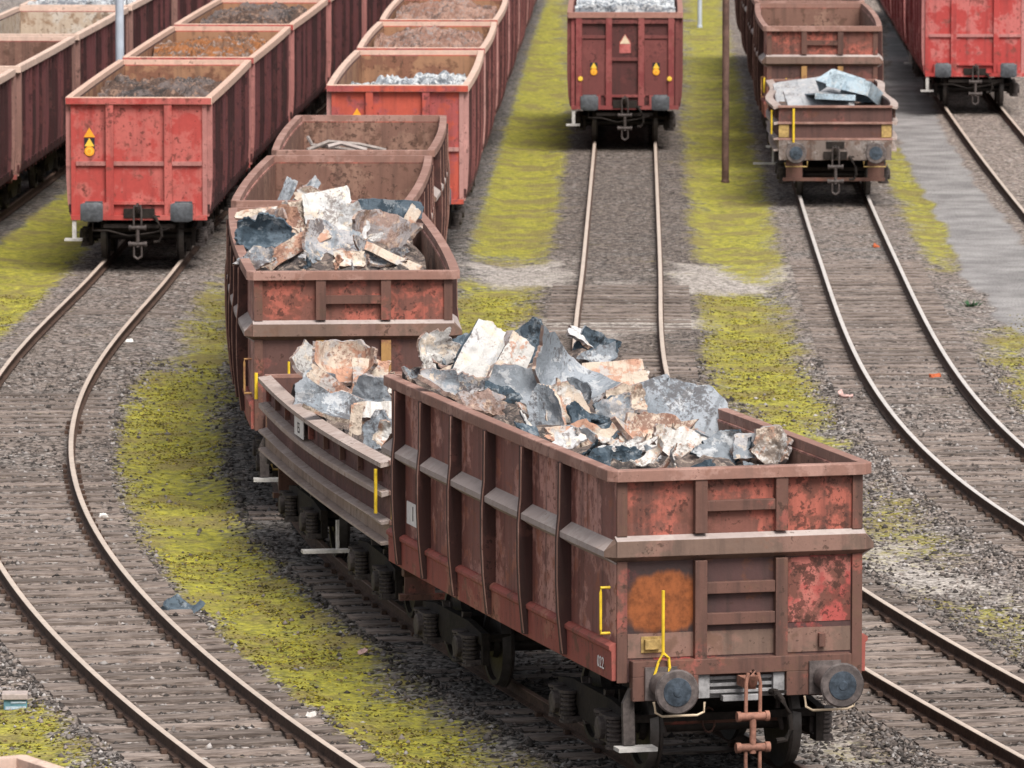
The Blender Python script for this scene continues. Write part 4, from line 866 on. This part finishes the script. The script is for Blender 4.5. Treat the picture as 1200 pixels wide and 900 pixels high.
def sheet(name, w, h, curve=0.0, crumple=.06, thick=.03, jag=.18, seed=0, n=24, twist=0.0, fold=0.0, shape=2.4, curve2=0.0):
    """torn plate: irregular outline, curved, crumpled, with real thickness; lies in XZ facing -Y"""
    if thick > .05 and shape < 4: thick = .03 + .3 * (thick - .05)
    rr = random.Random(seed); ph = [rr.uniform(0, 6.28) for _ in range(9)]
    na = n * 3; rings = n // 2
    if shape < 4: curve = curve * (1 if curve > .4 else -1) + rr.uniform(-.34, .06); curve2 = -.5 * curve2 + rr.uniform(-.3, .05)
    kv = rr.randint(5, 8) if shape < 4 else 4
    an = [2 * math.pi * (i + (rr.uniform(-.28, .28) if shape < 4 else rr.uniform(-.05, .05)) + .5) / kv for i in range(kv)]
    cv = [((1.0 - jag * rr.uniform(0, 1.5)) * 1.22 * math.cos(t), (1.0 - jag * rr.uniform(0, 1.5)) * 1.22 * math.sin(t)) for t in an]
    fl = [(rr.uniform(0, 6.28), rr.uniform(-.1, .45), rr.uniform(-1, 1)) for _ in range(3)]
    nick = [0.0] * na
    for _ in range(int(4 + jag * 34)):
        c0 = rr.randrange(na); dp = rr.uniform(.1, 1.0) * jag; wd = rr.randint(1, 4)
        for e in range(-wd, wd + 1): nick[(c0 + e) % na] = max(nick[(c0 + e) % na], dp * (1 - abs(e) / (wd + 1)))
    def rad(k):
        t = 2 * math.pi * k / na; c, q = math.cos(t), math.sin(t); best = 1.0
        for i in range(kv):
            (ax, ay), (bx_, by_) = cv[i], cv[(i + 1) % kv]; ex, ey = bx_ - ax, by_ - ay; den = c * ey - q * ex
            if abs(den) < 1e-6: continue
            r_ = (ax * ey - ay * ex) / den; w_ = (ax * q - ay * c) / den * (-1)
            w_ = (c * ay - q * ax) / -den if True else w_
            if r_ > 0 and -1e-4 <= w_ <= 1.0001: best = r_; break
        return best * (1 - nick[k] + jag * .16 * rr.uniform(-1, 1))
    R_ = [rad(k) for k in range(na)]
    def P3(u, v):
        x, z = u * w / 2, v * h / 2; cr = min(crumple, .075)
        y = sum(fk * (.12 + crumple * 4.5) * max(0.0, u * math.cos(fa) + v * math.sin(fa) - fc) for fa, fc, fk in fl) * min(w, h) if shape < 4.5 else 0.0
        y += curve * (u * u) * w + curve2 * v * v * h + twist * u * v * min(w, h) + fold * abs(u + .25 * v) * w
        q = Vector((x * 2.2 / max(.4, min(w, 1)) + seed * 5.3, z * 2.2 / max(.4, min(w, 1)), seed * 1.7))
        rg = 0.0; a_ = 1.0; qq = q * 0.8
        for _ in range(4): rg += a_ * (0.5 - abs(mnoise.noise(qq))); a_ *= 0.42; qq = qq * 2.1 + Vector((3.1, 1.7, 5.2))
        y += cr * 1.3 * rg + cr * .3 * mnoise.fractal(q * 3, 0.9, 2.2, 3); x += cr * .4 * mnoise.noise(q * 1.7 + Vector((9, 2, 4))); z += cr * .4 * mnoise.noise(q * 1.7 + Vector((3, 8, 1)))
        return Vector((x, y, z))
    V = [P3(0, 0)]
    for r in range(1, rings + 1):
        t = r / rings
        for k in range(na):
            a = 2 * math.pi * k / na; V.append(P3(R_[k] * t * math.cos(a), R_[k] * t * math.sin(a)))
    Fs = [(0, 1 + k, 1 + (k + 1) % na) for k in range(na)]
    for r in range(rings - 1):
        b0, b1 = 1 + r * na, 1 + (r + 1) * na
        for k in range(na): k2 = (k + 1) % na; Fs.append((b0 + k, b1 + k, b1 + k2, b0 + k2))
    nv = len(V); nor = [Vector() for _ in V]
    for f in Fs:
        nn = (V[f[1]] - V[f[0]]).cross(V[f[2]] - V[f[0]])
        for i in f: nor[i] += nn
    B = [V[i] - nor[i].normalized() * thick * (1 + .4 * mnoise.noise(V[i] * 5)) for i in range(nv)]
    b = 1 + (rings - 1) * na; side = [(b + k, nv + b + k, nv + b + (k + 1) % na, b + (k + 1) % na) for k in range(na)]
    m = MB(); m.add(V, Fs); m.cur = 1; m.add(B, []); m.f += [tuple(nv + i for i in f[::-1]) for f in Fs]; m.mi += [1] * len(Fs); m.cur = 0
    m.f += side; m.mi += [2] * len(side)
    return m
SEED = 100
def scrap(px, py, Y, wpx, hpx, rot, mat, label, back=None, edge=None, name='scrap_plate', group=None, **kw):
    """one torn piece: seen at (px, py), standing at distance Y, size given in photo pixels there"""
    global SEED; SEED += 1
    sc = F / Y; p = at_y(px, py, Y); kw.setdefault('seed', SEED)
    m = sheet(name, 1.13 * wpx / sc, 1.13 * hpx / sc, **kw)
    ob = link(name, m.mesh(name, [mat, back or 'scrap_rustgrey', edge or ('scrap_rustgrey' if mat != 'scrap_dark' else mat)], True)); ob.location = p; ob.rotation_euler = (R(rot[0]), R(rot[1]), R(rot[2]))
    tag(ob, label, 'scrap metal', group); return p
def local(root, p):
    c, s = math.cos(-root.rotation_euler.z), math.sin(-root.rotation_euler.z); d = p - root.location
    return (c * d.x - s * d.y, s * d.x + c * d.y, p.z)
NG = 'torn scrap in the foreground wagon'
S = lambda *a, **k: scrap(*a, group=NG, **k)
pts = []
# px, py, distance, size px, (tilt back, roll, turn)
pts += [S(505, 414, 74.3, 52, 62, (-20, 12, 20), 'scrap_white', 'crumpled whitish sheet at the rear left corner of the foreground wagon', crumple=.10, thick=.02, jag=.3),
 S(545, 418, 74.3, 62, 58, (-28, 38, -10), 'scrap_dark', 'dark teal torn sheet leaning between the whitish sheet and the striped slab', crumple=.07, thick=.03, jag=.3, curve=.25),
 S(562, 420, 73.6, 46, 112, (-26, 33, 10), 'scrap_white', 'tall white slab with a dark split, leaning at the rear of the foreground heap', edge='scrap_dark', crumple=.03, thick=.09, jag=.10, shape=5),
 S(596, 437, 73.1, 44, 108, (-24, 34, 14), 'scrap_cream', 'cream slab leaning parallel to the white slab, lower and to its right', edge='scrap_rustgrey', crumple=.03, thick=.10, jag=.10, shape=5),
 S(618, 412, 74.4, 78, 66, (-34, 28, -12), 'scrap_dark', 'arched dark teal shell behind the cream slab', crumple=.05, thick=.05, curve=.45, jag=.16),
 S(612, 462, 72.7, 84, 66, (-30, -24, 8), 'scrap_slate', 'flat blue grey plate in front of the leaning slabs', crumple=.035, thick=.04, jag=.16, shape=3),
 S(668, 448, 73.0, 92, 74, (-38, 30, -8), 'scrap_slate', 'domed dark grey plate in the middle of the foreground heap', edge='scrap_rustgrey', crumple=.04, thick=.04, curve=.35, jag=.14),
 S(690, 392, 74.6, 58, 34, (-48, 26, 20), 'scrap_white', 'white topped fragment highest at the rear right of the foreground heap', crumple=.05, thick=.05, jag=.2, shape=4),
 S(700, 408, 74.5, 62, 46, (-12, 20, -14), 'scrap_dark', 'dark blue face plate under the white topped fragment', edge='scrap_slate', crumple=.05, thick=.05, jag=.16, shape=4),
 S(716, 433, 73.9, 78, 24, (-30, -4, 4), 'scrap_salmon', 'straight salmon beam lying under the dark blue face plate', crumple=.02, thick=.14, jag=.06, shape=8),
 S(722, 447, 73.5, 84, 24, (-30, -6, 4), 'scrap_cream', 'pale beam lying just below the salmon beam', crumple=.03, thick=.12, jag=.1, shape=6),
 S(638, 488, 71.4, 46, 74, (-8, -6, -18), 'scrap_slate', 'upright lavender grey shard with a pointed top by the left rim', edge='scrap_cream', back='scrap_cream', crumple=.03, thick=.03, jag=.22, shape=1.4),
 S(664, 482, 71.5, 44, 70, (-10, -22, 16), 'scrap_cream', 'cream fin standing right beside the lavender grey shard', crumple=.04, thick=.03, jag=.2, shape=1.3),
 S(690, 492, 71.4, 64, 40, (-30, 26, 6), 'scrap_dark', 'dark teal sliver wedged right of the cream fin', crumple=.04, thick=.03, jag=.25, shape=1.6),
 S(678, 512, 70.1, 92, 40, (-42, 10, 10), 'scrap_salmon', 'broken salmon slab low beside the left rim', crumple=.08, thick=.08, jag=.25),
 S(716, 484, 71.5, 66, 52, (-36, -18, 0), 'scrap_mottled', 'mottled brown lump in the centre of the foreground heap', crumple=.12, thick=.08, jag=.25),
 S(736, 470, 72.2, 70, 40, (-40, 8, 8), 'scrap_cream', 'cream rubble slab above the mottled lump', crumple=.10, thick=.06, jag=.25),
 S(757, 457, 72.6, 74, 34, (-44, -20, 0), 'scrap_slate', 'light grey flat slab at the right of the foreground heap', crumple=.02, thick=.06, jag=.12, shape=4),
 S(800, 480, 71.0, 104, 84, (-42, 22, -8), 'scrap_slate', 'big grey folded plate with ragged dark edges near the right wall', edge='scrap_dark', crumple=.05, thick=.03, jag=.22, fold=-.18),
 S(770, 512, 69.5, 100, 56, (-46, 16, 4), 'scrap_salmon', 'salmon and cream crumpled plate below the big grey folded plate', crumple=.09, thick=.05, jag=.22),
 S(815, 523, 68.8, 84, 44, (-46, 20, 0), 'scrap_cream', 'cream streaked plate sloping down towards the front rim', crumple=.06, thick=.05, jag=.2),
 S(722, 528, 68.4, 92, 36, (-36, -14, 6), 'scrap_white', 'jagged white sheet lying behind the front left rim corner', crumple=.05, thick=.02, jag=.38),
 S(738, 532, 68.0, 46, 30, (-14, 10, 0), 'scrap_dark', 'small black torn scrap under the jagged white sheet', crumple=.05, thick=.03, jag=.4),
 S(850, 524, 68.6, 66, 42, (-22, -6, -14), 'scrap_slate', 'curled grey plate with torn top edge right of the cream plate', edge='scrap_dark', crumple=.07, thick=.03, jag=.28, curve=.3),
 S(882, 522, 68.5, 52, 38, (-30, 0, 10), 'scrap_mottled', 'pale grey green block half hidden at the front right of the foreground heap', crumple=.04, thick=.12, jag=.12, shape=5),
 S(906, 524, 68.4, 42, 44, (-18, 14, -20), 'scrap_cream', 'pointed cream fragment farthest right in the foreground heap', crumple=.05, thick=.08, jag=.2),
 S(530, 452, 73.0, 88, 46, (-40, 28, 10), 'scrap_mottled', 'mottled grey white rubble plate along the left rim', crumple=.14, thick=.05, jag=.3),
 S(566, 470, 72.2, 60, 36, (-36, 26, 8), 'scrap_rustgrey', 'brownish flat fragment tucked below the cream slab by the left rim', crumple=.06, thick=.04, jag=.25),
 S(488, 440, 74.2, 44, 34, (-40, 10, 20), 'scrap_mottled', 'small grey white fragment in the rear left corner by the rim', crumple=.10, thick=.04, jag=.3)]
hp = [(x, y, min(z - .17, 3.55)) for x, y, z in (local(near, p) for p in pts)]
hp += [(1.2, q, 2.55) for q in (-3, -1.5, 0, 1.5, 3)] + [(-1.2, q, 2.85) for q in (-4, -2.5, -1, 1, 3)] + [(0.6, -4.5, 2.6), (-.5, -4.5, 2.8)]
heap(near, 9.55, 1.31, hp, 'heap_mixed', 'loose broken debris under the torn plates in the foreground wagon', rough=.14, seed=3)

def shards(root, L, half, top, n, label, group, seed, ybias=0.0):
    rr = random.Random(seed); kinds = ['scrap_slate', 'scrap_white', 'scrap_salmon', 'scrap_dark', 'scrap_cream', 'scrap_rustgrey', 'scrap_mottled', 'scrap_dark']
    protos = [sheet('scrap_shard', rr.uniform(.35, .75), rr.uniform(.16, .4), crumple=.06, thick=.018, jag=.4, seed=seed * 3 + i, n=14, shape=2, curve=rr.uniform(-.4, .4)).mesh('scrap_shard', [k, rr.choice(kinds), k], True) for i, k in enumerate(kinds)]
    M = Matrix.Translation(root.location) @ root.rotation_euler.to_matrix().to_4x4()
    for i in range(n):
        x = rr.uniform(-half + .3, half - .3); y = rr.uniform(-L / 2 + .5, L / 2 - .5)
        sw = sz = 0
        for px, py, pz in top: q = 1 / (((x - px) * 1.2) ** 2 + (y - py) ** 2 + .08) ** 1.6; sw += q; sz += q * pz
        o = link('scrap_shard', protos[i % len(protos)]); o.location = M @ Vector((x, y, sz / sw + .17)); o.rotation_euler = (R(rr.uniform(-75, -10)), R(rr.uniform(-50, 50)), R(rr.uniform(-60, 60)))
        tag(o, label, 'scrap metal', group)
shards(near, 9.55, 1.31, hp, 46, 'small torn shard lying among the larger plates in the foreground wagon', 'small shards in the foreground wagon', 5)
LG = 'torn scrap in the low bowed wagon'; S = lambda *a, **k: scrap(*a, group=LG, **k)
pts = [S(375, 432, 84.2, 62, 50, (-34, 14, 0), 'scrap_white', 'rounded whitish lump at the rear left of the low bowed wagon', crumple=.08, thick=.1, curve=.3, curve2=.3, jag=.15),
 S(402, 430, 84.0, 62, 50, (-30, 10, 0), 'scrap_salmon', 'rounded salmon lump beside the whitish lump in the low bowed wagon', crumple=.05, thick=.1, curve=.2, curve2=.35, jag=.12),
 S(436, 442, 83.6, 58, 52, (-24, 8, 12), 'scrap_salmon', 'salmon plate with a curved top at the right of the low bowed wagon', crumple=.04, thick=.08, jag=.12, shape=4),
 S(372, 462, 82.5, 56, 52, (-14, 18, -10), 'scrap_slate', 'blue grey sheet against the bowed left side', crumple=.04, thick=.03, jag=.18, shape=3),
 S(398, 458, 82.0, 96, 20, (-10, 35, 0), 'scrap_salmon', 'long salmon strip slanting across the blue grey sheet', crumple=.03, thick=.06, jag=.1, shape=6),
 S(432, 466, 81.6, 52, 44, (-20, -20, 0), 'scrap_slate', 'slate blue plate below the curved salmon plate', crumple=.06, thick=.04, jag=.2),
 S(398, 478, 80.8, 70, 34, (-40, 16, 0), 'scrap_slate', 'smooth blue grey curved sheet with a cream edge in the low bowed wagon', edge='scrap_cream', crumple=.03, thick=.05, jag=.12),
 S(440, 480, 79.8, 58, 26, (-38, 0, 0), 'scrap_cream', 'cream arched bracket top behind the rear corner of the foreground wagon', crumple=.03, thick=.1, jag=.1, shape=5),
 S(417, 494, 79.6, 16, 44, (-4, 6, 0), 'scrap_cream', 'cream upright leg under the arched bracket', crumple=.02, thick=.06, jag=.08, shape=6),
 S(440, 505, 79.0, 34, 50, (-12, 20, -20), 'scrap_slate', 'grey leaning plate under the arched bracket', crumple=.04, thick=.03, jag=.2),
 S(452, 514, 78.6, 30, 34, (-20, -10, 0), 'scrap_cream', 'cream chip lowest in the low bowed wagon', crumple=.05, thick=.06, jag=.25)]
hp = [(x, y, z - .22) for x, y, z in (local(lowA, p) for p in pts)] + [(1.1, q, 1.7) for q in (-3, 0, 3)] + [(-1.1, q, 1.65) for q in (-4, -2, 0, 2, 4)] + [(0, 4.7, 1.5), (0, -4.7, 1.5)]
heap(lowA, 9.9, 1.24, hp, 'heap_mixed', 'loose debris bed under the scrap in the low bowed wagon', z0=1.33, rough=.1, seed=11)

shards(lowA, 9.9, 1.24, hp, 20, 'small torn shard lying among the lumps in the low bowed wagon', 'small shards in the low bowed wagon', 6)
TG = 'pale scrap in the tall maroon wagon'; S = lambda *a, **k: scrap(*a, group=TG, **k)
pts = [S(388, 246, 94.5, 66, 58, (-14, -14, 0), 'scrap_white', 'upright blue white sheet standing highest in the tall maroon wagon', crumple=.05, thick=.04, jag=.12, shape=4),
 S(357, 252, 94.5, 46, 52, (-20, -24, 10), 'scrap_cream', 'cream crumpled sheet leaning left of the upright blue white sheet', crumple=.08, thick=.03, jag=.2),
 S(346, 286, 91.6, 92, 26, (-30, -30, 0), 'scrap_salmon', 'wide salmon strap rising to the right across the tall maroon wagon', crumple=.03, thick=.05, jag=.08, shape=6, curve=.12),
 S(394, 288, 91.6, 76, 56, (-34, 12, 0), 'scrap_mottled', 'mottled grey white plate at the centre front of the tall maroon wagon', crumple=.09, thick=.05, jag=.2),
 S(410, 270, 93.0, 44, 62, (-20, 12, 0), 'scrap_white', 'white torn strip hanging down from the upright blue white sheet', crumple=.06, thick=.03, jag=.22, shape=3),
 S(440, 274, 93.2, 62, 50, (-24, 20, 10), 'scrap_rustgrey', 'grey pink domed shell right of centre in the tall maroon wagon', crumple=.06, thick=.05, curve=.35, jag=.14),
 S(456, 244, 96.4, 84, 24, (-10, 2, 0), 'scrap_dark', 'dark teal plate along the rear right of the tall maroon wagon', crumple=.03, thick=.05, jag=.1, shape=5),
 S(477, 264, 93.4, 16, 52, (-10, 28, 0), 'scrap_cream', 'narrow cream strip slanting by the right wall of the tall maroon wagon', crumple=.02, thick=.04, jag=.08, shape=6),
 S(308, 278, 92.5, 56, 44, (-26, 10, 10), 'scrap_dark', 'black lump at the left of the tall maroon wagon', crumple=.08, thick=.08, jag=.25),
 S(306, 248, 96.3, 60, 16, (-40, -4, 0), 'scrap_cream', 'cream capped edge at the rear left of the tall maroon wagon', crumple=.03, thick=.06, jag=.14),
 S(310, 264, 93.6, 48, 36, (-22, -20, 0), 'scrap_rustgrey', 'brown grey plate in front of the cream capped edge', crumple=.08, thick=.05, jag=.2),
 S(334, 262, 94.4, 44, 44, (-24, 26, 0), 'scrap_salmon', 'salmon edged plate between the black lump and the cream crumpled sheet', crumple=.07, thick=.04, jag=.2),
 S(410, 302, 90.0, 46, 24, (-24, 0, 0), 'scrap_cream', 'bright cream block against the front rim of the tall maroon wagon', crumple=.06, thick=.1, jag=.14, shape=4),
 S(462, 302, 90.3, 76, 14, (-30, 24, 0), 'scrap_salmon', 'thin pink strip sloping down to the front right rim', crumple=.03, thick=.05, jag=.1, shape=6),
 S(448, 300, 90.4, 62, 28, (-36, 10, 0), 'scrap_mottled', 'dark mottled fragment under the thin pink strip', crumple=.10, thick=.06, jag=.25),
 S(300, 302, 90.2, 52, 26, (-40, -12, 0), 'scrap_mottled', 'grey cream fragment in the front left corner of the tall maroon wagon', crumple=.10, thick=.06, jag=.25)]
hp = [(x, y, min(z - .2, 3.2)) for x, y, z in (local(w3, p) for p in pts)] + [(1.2, q, 2.5) for q in (-4, -2, 0, 2)] + [(-1.2, q, 2.6) for q in (-4, -2, 0, 2)] + [(0, 5, 2.3)]
heap(w3, 10.9, 1.31, hp, 'heap_mixed', 'dark loose debris under the sheets in the tall maroon wagon', rough=.14, seed=21)

shards(w3, 10.9, 1.31, hp, 34, 'small torn shard lying among the sheets in the tall maroon wagon', 'small shards in the tall maroon wagon', 7)
S = lambda *a, **k: scrap(*a, group='strips in the nearly empty wagon', **k)
S(336, 226, 103.5, 16, 40, (-8, 22, 0), 'scrap_slate', 'grey strip standing up in the nearly empty wagon', crumple=.02, thick=.03, jag=.1, shape=6)
S(360, 225, 103.2, 14, 46, (-8, 42, 10), 'scrap_slate', 'bent grey strip leaning right in the nearly empty wagon', crumple=.04, thick=.03, jag=.12, shape=6)
S(368, 232, 102.4, 46, 18, (-30, 10, 0), 'scrap_salmon', 'rusty flat scrap at the foot of the two grey strips', crumple=.05, thick=.05, jag=.2)
def rods(root, name, paths, mat, label, r=.03, cat='scrap metal'):
    m = MB()
    for p in paths: m.tube(p, r, 6)
    o = link(name, m.mesh(name, mat, True)); o.location = root.location; o.rotation_euler = root.rotation_euler; return tag(o, label, cat)
rods(w4, 'scrap_rod', [[(-1.22, .5, 2.75), (-.9, -.6, 2.45), (-.55, -1.6, 2.05)]], 'brown_band', 'thin brown rod leaning on the left wall of the nearly empty wagon', .022)
heap(w4, 9.8, 1.31, [(-.3, -3, 2.3), (.3, -2, 2.1), (1, 0, 1.6), (-1, 0, 1.6), (0, 3, 1.45), (1, -4, 2.0), (-1, -4, 2.3)], 'heap_brown', 'low brown debris on the floor of the nearly empty wagon', rough=.12, seed=31)
def w5p(px, py, Y): return tuple(local(w5, at_y(px, py, Y)))
rods(w5, 'bent_strip', [[w5p(360, 176, 115.2), w5p(385, 166, 115.4), w5p(420, 169, 115.6), w5p(452, 176, 115.7)]], 'pale_head', 'longest pale bent strip lying across the last brown wagon', .04)
rods(w5, 'bent_strip', [[w5p(361, 161, 115.9), w5p(366, 170, 115.5), w5p(392, 173, 115.4), w5p(420, 177, 115.4)]], 'pale_head', 'hooked pale strip at the left in the last brown wagon', .035)
rods(w5, 'bent_strip', [[w5p(384, 172, 115.1), w5p(400, 168, 115.2), w5p(430, 176, 115.1)]], 'pale_ledge', 'short pale strip under the longest one in the last brown wagon', .045)
heap(w5, 9.2, 1.31, [(-.5, -1, 2.3), (.3, -1, 2.3), (0, -4, 2.2), (0, 3, 1.6), (1, 0, 1.8), (-1, 2, 1.7)], 'heap_brown', 'dark brown debris under the pale bent strips', rough=.1, seed=33)

BG = 'pale sheets on the low wagon at the right'; S = lambda *a, **k: scrap(*a, group=BG, **k)
S(950, 106, 148.0, 92, 96, (-74, -8, 0), 'sheet_grey', 'long grey sheet lying flat at the rear of the right hand low wagon', crumple=.01, thick=.08, jag=.06, shape=5, n=14)
S(960, 117, 145.6, 92, 70, (-76, 4, 4), 'sheet_grey', 'grey sheet lying at the front of the right hand low wagon', crumple=.015, thick=.06, jag=.06, shape=5, n=14)
def folded(px, py, Y, w_, d_, h_, rot, label):
    m = MB(); t = .03
    m.box(-w_ / 2, w_ / 2, -d_ / 2, d_ / 2, 0, t); m.box(-w_ / 2, w_ / 2, -d_ / 2 - t, -d_ / 2 - .001, -h_, t); m.box(-w_ / 2, w_ / 2, d_ / 2 + .001, d_ / 2 + t, -h_, t); m.box(w_ / 2 + .001, w_ / 2 + t, -d_ / 2, d_ / 2, -h_, t)
    o = link('folded_sheet', m.mesh('folded_sheet', 'sheet_blue')); o.location = at_y(px, py, Y); o.rotation_euler = [R(a) for a in rot]; tag(o, label, 'scrap metal', BG)
folded(1003, 98, 146.2, .95, 1.4, .30, (-14, 12, -18), 'large pale blue folded tray tilted up at the right of the low wagon')
folded(985, 95, 147.0, .5, 1.2, .28, (10, -28, 30), 'small pale blue folded tray leaning against the larger one')
folded(972, 112, 145.4, .9, 1.2, .10, (-4, 3, 8), 'thin pale blue tray lying low beneath the tilted one')
heap(lowB, 9.8, 1.24, [(0, -3, 1.72), (.5, 0, 1.85), (-.5, 0, 1.8), (0, 3, 1.6)], 'heap_brown', 'dark debris bed under the pale sheets of the right hand low wagon', z0=1.33, rough=.06, seed=41)

def simple_heap(root, L, zc, mat, label, seed, zlow=2.0, rough=.2, half=1.33, skew=0.0):
    heap(root, L, half, [(0 + skew, -L * .25, zc), (skew, 0, zc + .1), (.3 + skew, L * .25, zc), (1.2, -L * .3, zlow), (-1.2, -L * .3, zlow), (1.2, L * .3, zlow), (-1.2, L * .3, zlow), (0, -L * .46, zlow + .3), (0, L * .47, zlow)], mat, label, rough=rough, seed=seed, n=(48, 130))
simple_heap(t1[0], 12.85, 2.98, 'heap_brown', 'grey brown swarf heap in the leading red wagon of the left train', 51, 2.5, skew=.15)
simple_heap(t1[1], 12.85, 3.12, 'heap_orange', 'orange brown swarf heap in the second red wagon', 52, 2.2, skew=.2)
simple_heap(t1[2], 12.85, 3.15, 'heap_brown', 'grey swarf heap in the third red wagon', 53, 2.3, skew=.3)
simple_heap(t3[0], 12.6, 2.84, 'heap_white', 'white shredded heap in the leading orange red wagon', 54, 1.9, skew=.3)
simple_heap(t3[1], 11.3, 3.15, 'heap_salmon', 'salmon brown heap in the second orange red wagon', 55, 2.3, skew=.1)
simple_heap(t3[2], 12.3, 3.18, 'heap_salmon', 'grey and brown heap in the third orange red wagon', 56, 2.4)
simple_heap(t0[0], 12.8, 2.0, 'heap_brown', 'dark low heap in the nearest dark wagon at the left edge', 57, 1.7)
simple_heap(t0[3], 12.8, 3.35, 'heap_white', 'white heap in the dark wagon at the top left', 58, 3.0)
simple_heap(w_mid, 12.8, 3.25, 'heap_white', 'white load in the maroon wagon on the middle track', 59, 3.1, rough=.12)

# ------------------------------------------------------------------ poles and litter
def pole(name, X, Y, h, r0, r1, mat, label, cat):
    root = empty(name, (X, Y, -.24)); tag(root, label, cat)
    m = MB(); m.lathe_z((0, 0, 0), [(-.1, r0), (h * .5, (r0 + r1) / 2), (h, r1)], 14); part(m, 'shaft', mat, root, True)
    m = MB(); m.lathe_z((0, 0, 0), [(-.05, r0 * 1.25), (.06, r0 * 1.2), (.09, r0 * 1.05)], 12); part(m, 'base', mat, root)
    m = MB(); m.lathe_z((0, 0, h), [(0, r1 * 1.15), (.05, r1 * 1.15), (.08, .01)], 12); part(m, 'cap', mat, root)
pole('light_pole', -8.83, 146, 11, .10, .085, 'pole_grey', 'pale blue grey pole rising between the two trains at the upper left', 'pole')
x, y = at(850, 203); pole('wooden_pole', x, y, 9, .085, .075, 'pole_rust', 'dark rusty brown pole on the moss between the middle and right tracks', 'pole')
x, y = at(820, 24); pole('light_pole', x, y, 9, .075, .07, 'pole_grey', 'thin distant grey pole at the top edge right of the maroon wagon', 'pole')
x, y = at(18, 806); root = empty('marker_box', (x, y, -.25), .05); tag(root, 'small teal fronted box with a concrete lid beside the left track', 'marker box')
m = MB(); m.box(-.13, .13, -.10, .10, -.02, .13); part(m, 'box_body', 'teal_plate', root, bevel=.004)
m = MB(); m.box(-.15, .14, -.13, .13, .131, .20); part(m, 'lid', 'concrete', root, bevel=.01)
m = MB(); m.box(-.11, .12, -.108, -.102, .02, .055); m.box(-.05, .12, -.108, -.102, .09, .11); part(m, 'face_plate', 'sheet_blue', root)
def chunk(name, px, py, w_, h_, mat, label, cat, seed):
    m = sheet(name, w_, h_, crumple=.04, thick=.05, jag=.25, seed=seed, n=10); x, y = at(px, py, -.15)
    o = link(name, m.mesh(name, mat, True)); o.location = (x, y, -.15); o.rotation_euler = (R(-88 if name == 'dark_cover' else -60), R(5), R(seed * 40)); o.location.z -= .05 if name == 'dark_cover' else 0; tag(o, label, cat)
chunk('rust_flake', 1096, 440, .26, .30, 'orange_rust', 'orange rust flake between the rails of the right hand track', 'scrap metal', 1)
chunk('rust_flake', 1028, 287, .26, .22, 'orange_rust', 'small orange flake by the right rail near the low wagon', 'scrap metal', 2)
chunk('broken_brick', 992, 463, .38, .18, 'pink_stone', 'pinkish broken piece left of the right hand track', 'stone', 3)
chunk('white_stone', 121, 604, .12, .14, 'white_stone', 'white stone beside the tan rail of the left track', 'stone', 4)
chunk('white_stone', 363, 833, .13, .10, 'white_stone', 'white stone low between the left track and the scrap train', 'stone', 5)
chunk('flat_stone', 424, 759, .18, .10, 'pink_stone', 'flat pale stone at the edge of the moss by the scrap train', 'stone', 6)
chunk('dark_cover', 212, 712, .45, .5, 'scrap_dark', 'dark bluish flat slab right of the left track', 'slab', 7)
chunk('white_stone', 150, 398, .14, .12, 'white_stone', 'pale stone against the right rail before the red train', 'stone', 8)
x, y = at(1138, 345); m = MB(); rr = random.Random(5)
for i in range(46):
    a = rr.uniform(0, 6.28); r0 = rr.uniform(0, .16); l = rr.uniform(.08, .2); bx_, by_ = r0 * math.cos(a), r0 * math.sin(a); cx_, cy_ = .02 * math.sin(a), -.02 * math.cos(a)
    m.add([(bx_ - cx_, by_ - cy_, 0), (bx_ + cx_, by_ + cy_, 0), (bx_ + l * math.cos(a) * .8, by_ + l * math.sin(a) * .8, l * .7)], [(0, 1, 2)])
o = link('weed_tuft', m.mesh('weed_tuft', 'leaf_green')); o.location = (x, y, -.22); tag(o, 'small dark green weed at the edge of the asphalt path', 'plant')
